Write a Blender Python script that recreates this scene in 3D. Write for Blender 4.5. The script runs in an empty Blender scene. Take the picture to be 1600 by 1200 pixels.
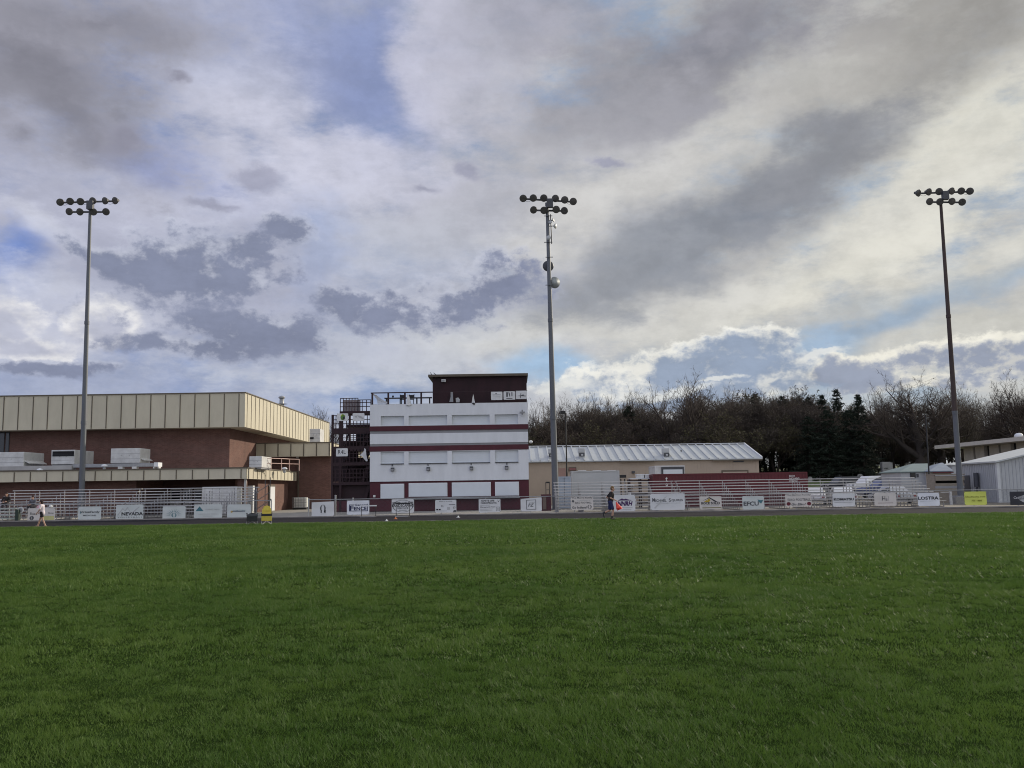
import bpy, bmesh, math, random
import numpy as np
from mathutils import Matrix, Vector
R = math.radians
SC = bpy.context.scene
COL = SC.collection
random.seed(7)

# ------------------------------------------------------------------ camera
FPX, CAM_H, PITCH, ROLL = 1433.0, 1.65, R(6.57), R(0.85)
cam_data = bpy.data.cameras.new('camera')
cam_data.sensor_width = 36.0
cam_data.lens = FPX / 1600.0 * 36.0
cam_data.clip_start = 0.1
cam_data.clip_end = 3000.0
cam = bpy.data.objects.new('camera', cam_data)
COL.objects.link(cam)
CR = Matrix.Rotation(math.pi / 2 + PITCH, 4, 'X') @ Matrix.Rotation(-ROLL, 4, 'Z')
cam.matrix_world = Matrix.Translation((0, 0, CAM_H)) @ CR
SC.camera = cam

def ray(x, y):
    """direction of a picture point of the photograph (1600 x 1200)"""
    return (CR @ Vector(((x - 800.0) / FPX, (600.0 - y) / FPX, -1.0, 0.0))).to_3d().normalized()
def at(x, y, Y):
    """real-world position of something seen at (x, y) and standing Y metres away"""
    d = ray(x, y); t = Y / d.y
    return Vector((d.x * t, Y, CAM_H + d.z * t))
def on_ground(x, y, z=0.0):
    d = ray(x, y); t = (z - CAM_H) / d.z
    return Vector((d.x * t, d.y * t, z))

# ------------------------------------------------------------------ objects
def tag(o, label=None, cat=None, group=None, kind=None):
    if label: o['label'] = label
    if cat: o['category'] = cat
    if group: o['group'] = group
    if kind: o['kind'] = kind
    return o
def thing(name, label, cat, loc=(0, 0, 0), rz=0.0, group=None):
    o = bpy.data.objects.new(name, None)
    o.empty_display_size = 0.3
    COL.objects.link(o)
    o.location = loc
    o.rotation_euler = (0, 0, rz)
    return tag(o, label, cat, group)
def children_of(o):
    return [c for c in COL.objects if c.parent == o]
def copy_tree(o, parent=None, kids=None):
    if kids is None:
        kids = {}
        for c in COL.objects:
            if c.parent: kids.setdefault(c.parent.name, []).append(c)
    c = o.copy()
    COL.objects.link(c)
    if parent: c.parent = parent
    for ch in kids.get(o.name, []): copy_tree(ch, c, kids)
    return c
def base_of(o):
    v = Vector((0, 0, 0))
    while o is not None:
        v += Vector(o.location); o = o.parent
    return v

class MB:
    """collects shapes and links them as one mesh object"""
    def __init__(s): s.v = []; s.f = []; s.m = []; s.cur = 0
    def add(s, vs, fs):
        n = len(s.v); s.v += [tuple(v) for v in vs]
        s.f += [tuple(i + n for i in f) for f in fs]; s.m += [s.cur] * len(fs)
        return s
    def box(s, x0, x1, y0, y1, z0, z1):
        if x0 > x1: x0, x1 = x1, x0
        if y0 > y1: y0, y1 = y1, y0
        if z0 > z1: z0, z1 = z1, z0
        return s.add([(x0,y0,z0),(x1,y0,z0),(x1,y1,z0),(x0,y1,z0),(x0,y0,z1),(x1,y0,z1),(x1,y1,z1),(x0,y1,z1)],
              [(0,3,2,1),(4,5,6,7),(0,1,5,4),(1,2,6,5),(2,3,7,6),(3,0,4,7)])
    def bar(s, p0, p1, w, h=None, up=(0, 0, 1)):
        """square bar from p0 to p1"""
        p0 = Vector(p0); p1 = Vector(p1); h = h or w
        d = (p1 - p0).normalized(); u = Vector(up)
        if abs(d.dot(u)) > .99: u = Vector((0, 1, 0))
        a = d.cross(u).normalized(); b = a.cross(d).normalized()
        q = [a*w/2 + b*h/2, -a*w/2 + b*h/2, -a*w/2 - b*h/2, a*w/2 - b*h/2]
        return s.add([p0+k for k in q] + [p1+k for k in q], [(3,2,1,0),(4,5,6,7),(0,1,5,4),(1,2,6,5),(2,3,7,6),(3,0,4,7)])
    def tube(s, p0, p1, r0, r1=None, n=10, cap=True):
        p0 = Vector(p0); p1 = Vector(p1); r1 = r0 if r1 is None else r1
        d = (p1 - p0).normalized(); u = Vector((0, 0, 1)) if abs(d.z) < .95 else Vector((1, 0, 0))
        a = d.cross(u).normalized(); b = d.cross(a).normalized()
        vs = []
        for p, r in ((p0, r0), (p1, r1)):
            for k in range(n):
                t = 2 * math.pi * k / n
                vs.append(p + (a * math.cos(t) + b * math.sin(t)) * r)
        fs = [(k, (k + 1) % n, n + (k + 1) % n, n + k) for k in range(n)]
        fs = [f[::-1] for f in fs]
        if cap: fs += [tuple(range(n)), tuple(range(2 * n - 1, n - 1, -1))]
        return s.add(vs, fs)
    def path(s, pts, r, n=8):
        for a, b in zip(pts, pts[1:]): s.tube(a, b, r, r, n)
        return s
    def lathe(s, o, axis, prof, n=16):
        """profile of (distance along axis, radius) turned round axis"""
        o = Vector(o); d = Vector(axis).normalized(); u = Vector((0, 0, 1)) if abs(d.z) < .95 else Vector((1, 0, 0))
        a = d.cross(u).normalized(); b = d.cross(a).normalized(); vs = []; fs = []
        for t, r in prof:
            for k in range(n):
                w = 2 * math.pi * k / n
                vs.append(o + d * t + (a * math.cos(w) + b * math.sin(w)) * max(r, 1e-4))
        for i in range(len(prof) - 1):
            for k in range(n):
                fs.append((i*n + k, (i+1)*n + k, (i+1)*n + (k+1) % n, i*n + (k+1) % n))
        fs += [tuple(range(n)), tuple(range(len(prof)*n - 1, (len(prof)-1)*n - 1, -1))]
        return s.add(vs, fs)
    def ball(s, c, rx, ry=None, rz=None, n=12, m=8):
        ry = rx if ry is None else ry; rz = rx if rz is None else rz
        vs = [(c[0], c[1], c[2] - rz)]; fs = []
        for i in range(1, m):
            t = math.pi * i / m - math.pi / 2
            for k in range(n):
                w = 2 * math.pi * k / n
                vs.append((c[0] + rx*math.cos(t)*math.cos(w), c[1] + ry*math.cos(t)*math.sin(w), c[2] + rz*math.sin(t)))
        vs.append((c[0], c[1], c[2] + rz))
        for k in range(n): fs.append((0, 1 + (k+1) % n, 1 + k))
        for i in range(m - 2):
            for k in range(n):
                a = 1 + i*n
                fs.append((a + k, a + (k+1) % n, a + n + (k+1) % n, a + n + k))
        L = len(vs) - 1
        for k in range(n): fs.append((L, L - n + k, L - n + (k+1) % n))
        return s.add(vs, fs)
    def prism(s, poly, p, ax, ay, d):
        """polygon (list of 2-D points in axes ax, ay at p) pushed along d"""
        p = Vector(p); ax = Vector(ax); ay = Vector(ay); d = Vector(d); n = len(poly)
        q = [p + ax*a + ay*b for a, b in poly]
        return s.add(q + [k + d for k in q], [tuple(range(n)), tuple(range(2*n-1, n-1, -1))] + [(k, n+k, n+(k+1) % n, (k+1) % n) for k in range(n)])
    def quad(s, a, b, c, d): return s.add([a, b, c, d], [(0, 1, 2, 3)])
    def build(s, name, mat, parent=None, smooth=False, local=False, fix=True):
        me = bpy.data.meshes.new(name)
        off = Vector((0, 0, 0)) if (local or parent is None) else base_of(parent)
        me.from_pydata([tuple(Vector(v) - off) for v in s.v], [], s.f)
        mats = mat if isinstance(mat, (list, tuple)) else [mat]
        for m in mats: me.materials.append(m)
        if len(mats) > 1: me.polygons.foreach_set('material_index', s.m)
        if fix and s.f:
            bm = bmesh.new(); bm.from_mesh(me); bmesh.ops.recalc_face_normals(bm, faces=bm.faces); bm.to_mesh(me); bm.free()
        if smooth:
            me.polygons.foreach_set('use_smooth', [True] * len(me.polygons))
        me.update()
        o = bpy.data.objects.new(name, me)
        COL.objects.link(o)
        if parent is not None: o.parent = parent
        return o
def pbox(mb, x0, x1, y0, y1, Y, dep):
    """box whose front face, Y metres away, is seen at x0..x1, y0..y1"""
    ym = (y0 + y1) / 2; xm = (x0 + x1) / 2
    X0 = at(x0, ym, Y).x; X1 = at(x1, ym, Y).x; Z1 = at(xm, y0, Y).z; Z0 = at(xm, y1, Y).z
    return mb.box(X0, X1, Y, Y + dep, Z0, Z1)
def bevel(o, w=.02, seg=2):
    m = o.modifiers.new('bevel', 'BEVEL'); m.width = w; m.segments = seg; m.limit_method = 'ANGLE'; m.angle_limit = R(40)
    return o

# ------------------------------------------------------------------ materials
def s2l(c):
    return tuple((v/12.92 if v <= .04045 else ((v + .055)/1.055)**2.4) for v in c)
def srgb(r, g, b): return s2l((r/255., g/255., b/255.))
MATS = {}
def mat(name, col, rough=.7, metal=0.0, var=.12, scale=1.5, bump=0.0, bscale=30.0, spec=.35, stretch=(1, 1, 1), dirt=None, emit=None):
    if name in MATS: return MATS[name]
    m = bpy.data.materials.new(name); m.use_nodes = True
    nt = m.node_tree; bs = nt.nodes['Principled BSDF']
    bs.inputs['Roughness'].default_value = rough; bs.inputs['Metallic'].default_value = metal
    bs.inputs['Specular IOR Level'].default_value = spec
    tc = nt.nodes.new('ShaderNodeTexCoord'); mp = nt.nodes.new('ShaderNodeMapping')
    mp.inputs['Scale'].default_value = stretch
    nt.links.new(tc.outputs['Object'], mp.inputs['Vector'])
    nz = nt.nodes.new('ShaderNodeTexNoise'); nz.inputs['Scale'].default_value = scale; nz.inputs['Detail'].default_value = 6; nz.inputs['Roughness'].default_value = .65
    nt.links.new(mp.outputs['Vector'], nz.inputs['Vector'])
    rp = nt.nodes.new('ShaderNodeValToRGB')
    rp.color_ramp.elements[0].position = .25; rp.color_ramp.elements[1].position = .75
    lo = tuple(max(0, c * (1 - var)) for c in col); hi = tuple(min(1, c * (1 + var)) for c in col)
    if dirt: lo = dirt
    rp.color_ramp.elements[0].color = (*lo, 1); rp.color_ramp.elements[1].color = (*hi, 1)
    nt.links.new(nz.outputs['Fac'], rp.inputs['Fac']); nt.links.new(rp.outputs['Color'], bs.inputs['Base Color'])
    if bump:
        n2 = nt.nodes.new('ShaderNodeTexNoise'); n2.inputs['Scale'].default_value = bscale; n2.inputs['Detail'].default_value = 4
        nt.links.new(mp.outputs['Vector'], n2.inputs['Vector'])
        bp = nt.nodes.new('ShaderNodeBump'); bp.inputs['Strength'].default_value = bump; bp.inputs['Distance'].default_value = .02
        nt.links.new(n2.outputs['Fac'], bp.inputs['Height']); nt.links.new(bp.outputs['Normal'], bs.inputs['Normal'])
    if emit:
        bs.inputs['Emission Color'].default_value = (*emit[0], 1); bs.inputs['Emission Strength'].default_value = emit[1]
    MATS[name] = m
    return m
def mat_brick(name, c1, c2, mortar, sc=1.0):
    m = bpy.data.materials.new(name); m.use_nodes = True; nt = m.node_tree; bs = nt.nodes['Principled BSDF']
    bs.inputs['Roughness'].default_value = .9; bs.inputs['Specular IOR Level'].default_value = .2
    tc = nt.nodes.new('ShaderNodeTexCoord'); sp = nt.nodes.new('ShaderNodeSeparateXYZ'); ad = nt.nodes.new('ShaderNodeMath'); cb = nt.nodes.new('ShaderNodeCombineXYZ')
    nt.links.new(tc.outputs['Object'], sp.inputs[0]); nt.links.new(sp.outputs[0], ad.inputs[0]); nt.links.new(sp.outputs[1], ad.inputs[1])
    nt.links.new(ad.outputs[0], cb.inputs[0]); nt.links.new(sp.outputs[2], cb.inputs[1])
    br = nt.nodes.new('ShaderNodeTexBrick'); br.inputs['Scale'].default_value = sc
    br.inputs['Color1'].default_value = (*c1, 1); br.inputs['Color2'].default_value = (*c2, 1); br.inputs['Mortar'].default_value = (*mortar, 1)
    br.inputs['Brick Width'].default_value = .3; br.inputs['Row Height'].default_value = .1; br.inputs['Mortar Size'].default_value = .008
    nt.links.new(cb.outputs[0], br.inputs['Vector'])
    nz = nt.nodes.new('ShaderNodeTexNoise'); nz.inputs['Scale'].default_value = .5; nz.inputs['Detail'].default_value = 8; nz.inputs['Roughness'].default_value = .7
    nt.links.new(tc.outputs['Object'], nz.inputs['Vector'])
    mr = nt.nodes.new('ShaderNodeMapRange'); mr.inputs[1].default_value = .3; mr.inputs[2].default_value = .7; mr.inputs[3].default_value = .8; mr.inputs[4].default_value = 1.2
    nt.links.new(nz.outputs['Fac'], mr.inputs[0])
    mx = nt.nodes.new('ShaderNodeMix'); mx.data_type = 'RGBA'; mx.blend_type = 'MULTIPLY'; mx.inputs[0].default_value = 1
    nt.links.new(br.outputs['Color'], mx.inputs[6]); nt.links.new(mr.outputs[0], mx.inputs[7]); nt.links.new(mx.outputs[2], bs.inputs['Base Color'])
    MATS[name] = m
    return m

def text_mesh(body, h, w=None, bold=0.0, shear=0.0, name='lettering'):
    """flat letters, h tall and at most w wide, centred on the origin, in the XZ plane"""
    cu = bpy.data.curves.new(name, 'FONT'); cu.body = body; cu.size = 1.0; cu.align_x = 'CENTER'; cu.align_y = 'CENTER'
    cu.offset = bold; cu.shear = shear; cu.resolution_u = 2
    o = bpy.data.objects.new(name, cu); COL.objects.link(o)
    dg = bpy.context.evaluated_depsgraph_get()
    me = bpy.data.meshes.new_from_object(o.evaluated_get(dg))
    bpy.data.objects.remove(o); bpy.data.curves.remove(cu)
    n = len(me.vertices); a = np.zeros(n * 3); me.vertices.foreach_get('co', a); a = a.reshape(-1, 3)
    fs = [tuple(p.vertices) for p in me.polygons]
    bpy.data.meshes.remove(me)
    if n == 0: return [], []
    lo = a.min(0); hi = a.max(0); c = (lo + hi) / 2; a = a - c
    sx = sz = h / max(hi[1] - lo[1], 1e-6)
    if w: sx = w / max(hi[0] - lo[0], 1e-6)
    return [(p[0] * sx, 0.0, p[1] * sz) for p in a], fs
# ------------------------------------------------------------------ sky and sun
SUN_AZ, SUN_EL = R(50), R(21)           # to the right of the view, low
world = bpy.data.worlds.new('World'); SC.world = world; world.use_nodes = True
wt = world.node_tree; wt.nodes.clear()
def wn(t): return wt.nodes.new(t)
def link(a, b): wt.links.new(a, b)
class E:
    """scalar expression built from Math nodes"""
    def __init__(s, sock): s.s = sock
    @staticmethod
    def op(o, *a, clamp=False):
        n = wn('ShaderNodeMath'); n.operation = o; n.use_clamp = clamp
        for i, k in enumerate(a):
            if isinstance(k, E): link(k.s, n.inputs[i])
            else: n.inputs[i].default_value = float(k)
        return E(n.outputs[0])
    def __add__(s, o): return E.op('ADD', s, o)
    def __radd__(s, o): return E.op('ADD', s, o)
    def __sub__(s, o): return E.op('SUBTRACT', s, o)
    def __rsub__(s, o): return E.op('SUBTRACT', o, s)
    def __mul__(s, o): return E.op('MULTIPLY', s, o)
    def __rmul__(s, o): return E.op('MULTIPLY', s, o)
def smooth(e, a, b, c=0.0, d=1.0):
    n = wn('ShaderNodeMapRange'); n.interpolation_type = 'SMOOTHSTEP'
    link(e.s, n.inputs[0])
    for i, k in enumerate((a, b, c, d)):
        n.inputs[i + 1].default_value = k
    return E(n.outputs[0])
def mixc(f, a, b):
    n = wn('ShaderNodeMix'); n.data_type = 'RGBA'
    if isinstance(f, E): link(f.s, n.inputs[0])
    else: n.inputs[0].default_value = f
    for i, k in ((6, a), (7, b)):
        if isinstance(k, tuple): n.inputs[i].default_value = (*k, 1)
        else: link(k, n.inputs[i])
    return n.outputs[2]
tcw = wn('ShaderNodeTexCoord')
dirv = tcw.outputs['Generated']
sep = wn('ShaderNodeSeparateXYZ'); link(dirv, sep.inputs[0])
dx, dy, dz = (E(sep.outputs[i]) for i in range(3))
az = E.op('ARCTAN2', dx, dy) * 57.29578          # degrees to the right of the field axis
el = E.op('ARCSINE', dz) * 57.29578              # degrees above the horizon
def noise(scale, detail=7, rough=.6, squash=1.0, seed=0.0, rot=0.0, vec=None, lac=2.0):
    m = wn('ShaderNodeMapping'); m.inputs['Location'].default_value = (seed, seed * .37, seed * 1.7)
    m.inputs['Rotation'].default_value = (0, R(rot), 0); m.inputs['Scale'].default_value = (1, 1, squash)
    link(vec if vec is not None else dirv, m.inputs[0])
    n = wn('ShaderNodeTexNoise'); n.inputs['Scale'].default_value = scale; n.inputs['Detail'].default_value = detail
    n.inputs['Roughness'].default_value = rough; n.inputs['Lacunarity'].default_value = lac
    link(m.outputs[0], n.inputs['Vector'])
    return E(n.outputs['Fac']), n.outputs['Color']
# warped angle plane, so that no outline stays an ellipse
_, wcol = noise(5.0, 5, .55, 1.6, 3.1)
_, wcol2 = noise(22.0, 5, .6, 1.5, 8.4)
cb = wn('ShaderNodeCombineXYZ'); link(az.s, cb.inputs[0]); link(el.s, cb.inputs[1])
def vma(col, k):
    a = wn('ShaderNodeVectorMath'); a.operation = 'SUBTRACT'; link(col, a.inputs[0]); a.inputs[1].default_value = (.5, .5, .5)
    b = wn('ShaderNodeVectorMath'); b.operation = 'MULTIPLY'; link(a.outputs[0], b.inputs[0]); b.inputs[1].default_value = (k, k * .7, 0)
    return b.outputs[0]
def vadd(a, b):
    n = wn('ShaderNodeVectorMath'); link(a, n.inputs[0]); link(b, n.inputs[1]); return n.outputs[0]
soft_plane = vadd(cb.outputs[0], vma(wcol, 9.0))
hard_plane = vadd(vadd(cb.outputs[0], vma(wcol, 4.0)), vma(wcol2, 2.4))
nA, _ = noise(4.2, 10, .64, 2.0, 1.3, 20)            # broad veils, drawn out and tilted
nB, _ = noise(13.0, 9, .62, 1.7, 5.7, 8)           # mid clumps
nC, _ = noise(30.0, 8, .65, 1.35, 9.2)             # cauliflower detail
nD, _ = noise(9.0, 10, .68, 2.9, 2.2, 26)           # streaks
def azel(x, y):
    d = ray(x, y); return math.degrees(math.atan2(d.x, d.y)), math.degrees(math.asin(d.z))
def blob(cx, cy, a, b, rot, plane):
    """1 at the middle of an ellipse on the sky, 0 on its rim, negative outside"""
    c, s = math.cos(R(rot)), math.sin(R(rot))
    u0, v0 = azel(cx, cy); ua, va = azel(cx + a * c, cy - a * s); ub, vb = azel(cx - b * s, cy - b * c)
    ra = math.hypot(ua - u0, va - v0); rb = math.hypot(ub - u0, vb - v0)
    m = wn('ShaderNodeMapping'); m.vector_type = 'TEXTURE'
    m.inputs['Location'].default_value = (u0, v0, 0); m.inputs['Rotation'].default_value = (0, 0, R(rot)); m.inputs['Scale'].default_value = (ra, rb, 1)
    link(plane, m.inputs[0])
    l = wn('ShaderNodeVectorMath'); l.operation = 'LENGTH'; link(m.outputs[0], l.inputs[0])
    s_ = wn('ShaderNodeSeparateXYZ'); link(m.outputs[0], s_.inputs[0])
    return 1.0 - E(l.outputs['Value']), E(s_.outputs[1])
sky = wn('ShaderNodeTexSky'); sky.sky_type = 'NISHITA'; sky.sun_disc = False
sky.sun_elevation = SUN_EL; sky.sun_rotation = SUN_AZ; sky.altitude = 1500
sky.air_density = 1.0; sky.dust_density = .6
skyg = wn('ShaderNodeMix'); skyg.data_type = 'RGBA'; skyg.blend_type = 'MULTIPLY'; skyg.inputs[0].default_value = 1
link(sky.outputs[0], skyg.inputs[6]); skyg.inputs[7].default_value = (.85, .85, .85, 1)
K = 10.0     # colours below are radiances; the Background strength is 0.1
def rad(r, g, b, k=1.0): return tuple(v * K * k for v in srgb(r, g, b))
side = smooth(az, -24, 22)                       # lavender left, warm grey right
blue = mixc(side, rad(134, 152, 198), rad(160, 180, 203))
blue = mixc(.12, blue, skyg.outputs[2])
veil = mixc(side, rad(186, 189, 208), rad(198, 197, 193))
veil = mixc(smooth(el, 4, 14), mixc(side, rad(192, 198, 214), rad(208, 208, 204)), veil)
cov = smooth(nA * .65 + nD * .35, .34, .56)
col = mixc(cov, blue, veil)
# grey shading of the high cloud sheet
sh = smooth(nB * .5 + nA * .5, .40, .66)
col = mixc(sh * .30, col, mixc(side, rad(160, 163, 185), rad(168, 168, 172)))
SOFT = [  # x, y, a, b, tilt, colour, strength
 (520, 110, 240, 150, -10, (150, 160, 196), .8), (590, 110, 120, 110, 0, (138, 151, 192), .75), (270, 270, 190, 46, -20, (146, 158, 202), .75), (20, 420, 80, 60, 0, (112, 140, 204), .85),
 (690, 110, 70, 190, 12, (202, 202, 217), .8), (380, 190, 120, 150, 20, (196, 199, 217), .75), (560, 260, 300, 70, -10, (203, 204, 220), .85), (110, 610, 420, 40, 2, (152, 162, 190), .6),
 (340, 330, 260, 40, 6, (200, 202, 219), .7), (700, 545, 360, 60, 4, (212, 215, 220), .85), (600, 400, 200, 60, 0, (198, 203, 218), .7), (470, 400, 60, 70, 0, (150, 168, 208), .5),
 (60, 470, 160, 50, 0, (214, 217, 230), .85), (200, 500, 110, 50, 15, (220, 222, 232), .8), (60, 370, 100, 26, -20, (216, 219, 232), .6),
 (800, 130, 90, 150, -20, (186, 186, 198), .7), (860, 250, 200, 90, 14, (184, 184, 190), .6), (720, 350, 180, 70, 8, (178, 180, 190), .6), (900, 330, 160, 50, 20, (202, 202, 203), .7),
 (1560, 200, 220, 110, 20, (222, 220, 209), .9), (1400, 330, 260, 60, 24, (216, 214, 205), .85), (1180, 460, 480, 44, 20, (212, 211, 205), .9), (1370, 400, 260, 46, 22, (222, 220, 210), .8),
 (1480, 440, 330, 30, 14, (188, 195, 199), .6), (1400, 505, 280, 26, 20, (156, 175, 196), .85), (1250, 548, 140, 36, 12, (160, 182, 206), .9), (840, 585, 90, 34, 0, (160, 190, 220), .9), (1520, 390, 300, 26, 18, (221, 219, 210), .7), (1560, 500, 220, 36, 12, (206, 205, 197), .7),
 (960, 500, 280, 40, 10, (212, 211, 206), .85), (1010, 290, 330, 36, 26, (206, 205, 203), .75),
 (1110, 80, 260, 90, 10, (138, 138, 148), .9), (900, 40, 150, 70, -10, (160, 160, 172), .7), (1500, 50, 240, 90, 16, (148, 146, 143), .8), (960, 170, 170, 60, 16, (160, 160, 168), .75), (1330, 130, 220, 50, 14, (176, 174, 171), .6), (780, 30, 110, 60, 0, (170, 171, 186), .6),
 (1120, 340, 420, 68, 26, (134, 139, 150), .88), (960, 425, 180, 60, 14, (150, 154, 162), .8), (1290, 240, 190, 54, 20, (142, 144, 151), .8),
 (300, 450, 270, 100, 4, (166, 171, 194), .55), (650, 470, 230, 56, 8, (172, 177, 196), .5), (470, 550, 260, 40, -4, (168, 174, 196), .5),
 (70, 100, 240, 150, -25, (138, 138, 149), .95), (120, 20, 250, 60, 0, (150, 150, 161), .8),
]
def after(plane, prev):
    """the same plane, evaluated only once prev is known (keeps the shader's working set small)"""
    n = wn('ShaderNodeVectorMath'); n.operation = 'MULTIPLY_ADD'
    link(prev.s if isinstance(prev, E) else prev, n.inputs[0]); n.inputs[1].default_value = (1e-7, 1e-7, 1e-7); link(plane, n.inputs[2])
    return n.outputs[0]
for x, y, a, b, r_, c, k in SOFT:
    d, _ = blob(x, y, a * 1.05, b * 1.1, r_, after(soft_plane, col))
    m = smooth(d + (nB - .5) * 1.5 + (nD - .5) * 1.5, -.25, .75, 0, k)
    col = mixc(m, col, rad(*c))
# heaped clouds: ellipses only say roughly where, the noise makes the shapes
def emax(a, b): return E.op('MAXIMUM', a, b)
def family(ells, core, rim, amp_b, amp_c, es, rim_w, relief, flat, k=1.0, up=0.0, vary=0.0):
    global col
    D = T = None
    for x, y, a, b, r_ in ells:
        d, yl = blob(x, y, a, b, r_, after(hard_plane, col if D is None else D))
        t = d - yl * up if up else d
        D = d if D is None else emax(D, d)
        if up: T = t if T is None else emax(T, t)
    N = (nB - .5) * amp_b + (nC - .5) * amp_c
    m = smooth(D + N, 0.0, es, 0, k)
    t = (T if up else D) + N - (nB - nBs) * relief
    if vary: t = t + (nC - .5) * vary + (nB - .5) * vary * .6
    col = mixc(m, col, mixc(smooth(t, flat, flat + rim_w), rad(*rim), rad(*core)))
nBs, _ = noise(13.0, 4, .55, 1.7, 5.7 + .006, 8)
nCs, _ = noise(30.0, 4, .55, 1.35, 9.2 + .004)
family([(60, 80, 230, 120, -20), (110, 180, 180, 76, -25), (160, 30, 210, 50, 0), (20, 210, 80, 50, 0)],
       (134, 134, 146), (172, 172, 187), 1.5, 1.0, 1.3, 1.2, 2.5, -.1, .85, .35, 1.5)
family([(195, 214, 54, 42, -10), (275, 120, 30, 17, 0)], (142, 142, 158), (160, 160, 177), 1.1, 1.0, .9, .9, 1.0, .0, .85)
family([(20, 500, 70, 46, 0), (170, 500, 60, 50, 0), (60, 540, 110, 24, 0)], (186, 189, 205), (236, 235, 236), 1.8, 1.0, .45, .9, 3.0, -.05)
family([(385, 282, 54, 24, 0), (725, 256, 40, 28, -25), (650, 288, 50, 16, 0), (955, 256, 44, 12, -8), (310, 318, 60, 12, 0)], (156, 158, 178), (186, 187, 202), 1.5, 1.3, .8, .7, 1.0, -.1, .8)
family([(285, 425, 215, 84, 6), (160, 410, 80, 42, -20), (440, 368, 66, 30, -15), (380, 395, 80, 42, 10), (400, 512, 190, 50, -10), (320, 540, 170, 26, 0), (480, 530, 70, 22, -10),
        (690, 472, 185, 52, 6), (775, 440, 76, 56, 25), (540, 478, 76, 34, -25), (600, 490, 60, 20, 0), (100, 578, 170, 18, 0)],
       (132, 139, 163), (200, 204, 219), 1.7, 1.7, .62, .95, 3.0, -.22, .97, .5, 1.8)
family([(1160, 532, 80, 30, 6), (1215, 532, 54, 36, 0), (1060, 562, 205, 40, 6), (1190, 574, 100, 46, 0), (930, 592, 84, 26, 10), (1100, 604, 350, 34, 0), (1250, 600, 120, 22, 0)],
       (150, 164, 186), (242, 241, 234), 1.3, 1.4, .32, 1.1, 4.0, -.22, .97, .6, 2.2)
family([(1430, 566, 195, 30, 6), (1530, 545, 120, 26, 12), (1330, 590, 120, 20, 0), (1440, 604, 170, 20, 3)], (152, 160, 178), (240, 237, 225), 1.5, 1.4, .36, 1.1, 4.0, -.20, .97, .5, 2.2)
family([(1010, 612, 110, 10, 4), (1195, 598, 44, 7, 10), (1110, 592, 50, 5, 0), (880, 605, 70, 16, 10), (1290, 556, 50, 6, 10)], (224, 225, 222), (238, 237, 230), 2.0, 1.8, .7, .5, 1.0, .0, .8)
tex = smooth(nD * .35 + nC * .35 + nB * .3, .38, .62, .88, 1.08)
tx = wn('ShaderNodeVectorMath'); tx.operation = 'SCALE'; link(col, tx.inputs[0]); link(tex.s, tx.inputs['Scale']); col = tx.outputs[0]
# low bank of cloud toward the horizon
hz = smooth(el + (nB - .5) * 5.0, 6.5, 1.5)
col = mixc(hz * .35, col, mixc(side, rad(178, 186, 206), rad(200, 204, 206)))
# unseen sky behind the photographer, brightened to light the shaded fronts
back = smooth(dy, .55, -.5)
high = smooth(el, 32, 70)
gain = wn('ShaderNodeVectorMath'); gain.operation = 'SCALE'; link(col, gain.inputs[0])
SKY_BACK_FILL, SKY_TOP = .80, .0
link((1.0 + back * SKY_BACK_FILL + high * SKY_TOP).s, gain.inputs['Scale'])
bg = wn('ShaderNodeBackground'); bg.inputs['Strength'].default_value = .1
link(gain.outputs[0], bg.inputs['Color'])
wo = wn('ShaderNodeOutputWorld'); link(bg.outputs[0], wo.inputs['Surface'])
world.cycles.sampling_method = 'MANUAL'; world.cycles.sample_map_resolution = 512

sun_d = bpy.data.lights.new('sun', 'SUN'); sun_d.energy = 4.2; sun_d.angle = R(1.5); sun_d.color = (1.0, .9, .74)
sun = bpy.data.objects.new('sun', sun_d); COL.objects.link(sun)
to_sun = Vector((math.sin(SUN_AZ) * math.cos(SUN_EL), math.cos(SUN_AZ) * math.cos(SUN_EL), math.sin(SUN_EL)))
sun.rotation_euler = to_sun.to_track_quat('Z', 'Y').to_euler()
sun.location = (60, 40, 60)
SC.cycles.pixel_filter_type = 'BLACKMAN_HARRIS'; SC.cycles.filter_width = 1.05
SC.view_settings.view_transform = 'Standard'
SC.view_settings.look = 'None'
SC.view_settings.exposure = 0.0
SC.view_settings.gamma = 1.0
# ------------------------------------------------------------------ ground, field, track
rng = np.random.default_rng(5)
def vnoise(x, y, sc, seed):
    """smooth value noise in 0..1 for arrays"""
    g = np.random.default_rng(seed).random((256, 256))
    u = np.asarray(x) / sc; v = np.asarray(y) / sc
    i = np.floor(u).astype(int); j = np.floor(v).astype(int); fu = u - i; fv = v - j
    fu = fu * fu * (3 - 2 * fu); fv = fv * fv * (3 - 2 * fv)
    q = lambda a, b: g[a % 256, b % 256]
    return (q(i, j) * (1 - fu) + q(i + 1, j) * fu) * (1 - fv) + (q(i, j + 1) * (1 - fu) + q(i + 1, j + 1) * fu) * fv
def sst(t): t = np.clip(t, 0, 1); return t * t * (3 - 2 * t)
def hill(x, y):
    """the cemetery lawn rising behind the school yard"""
    right = sst((np.asarray(x) - 27.0) / 10.0)
    a = sst((np.asarray(y) - 86.0) / 62.0) * 3.4 * right
    b = sst((np.asarray(y) - 122.0) / 40.0) * 2.6 * (1 - right)
    return a + b + sst((np.asarray(y) - 150.0) / 90.0) * 3.0
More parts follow.
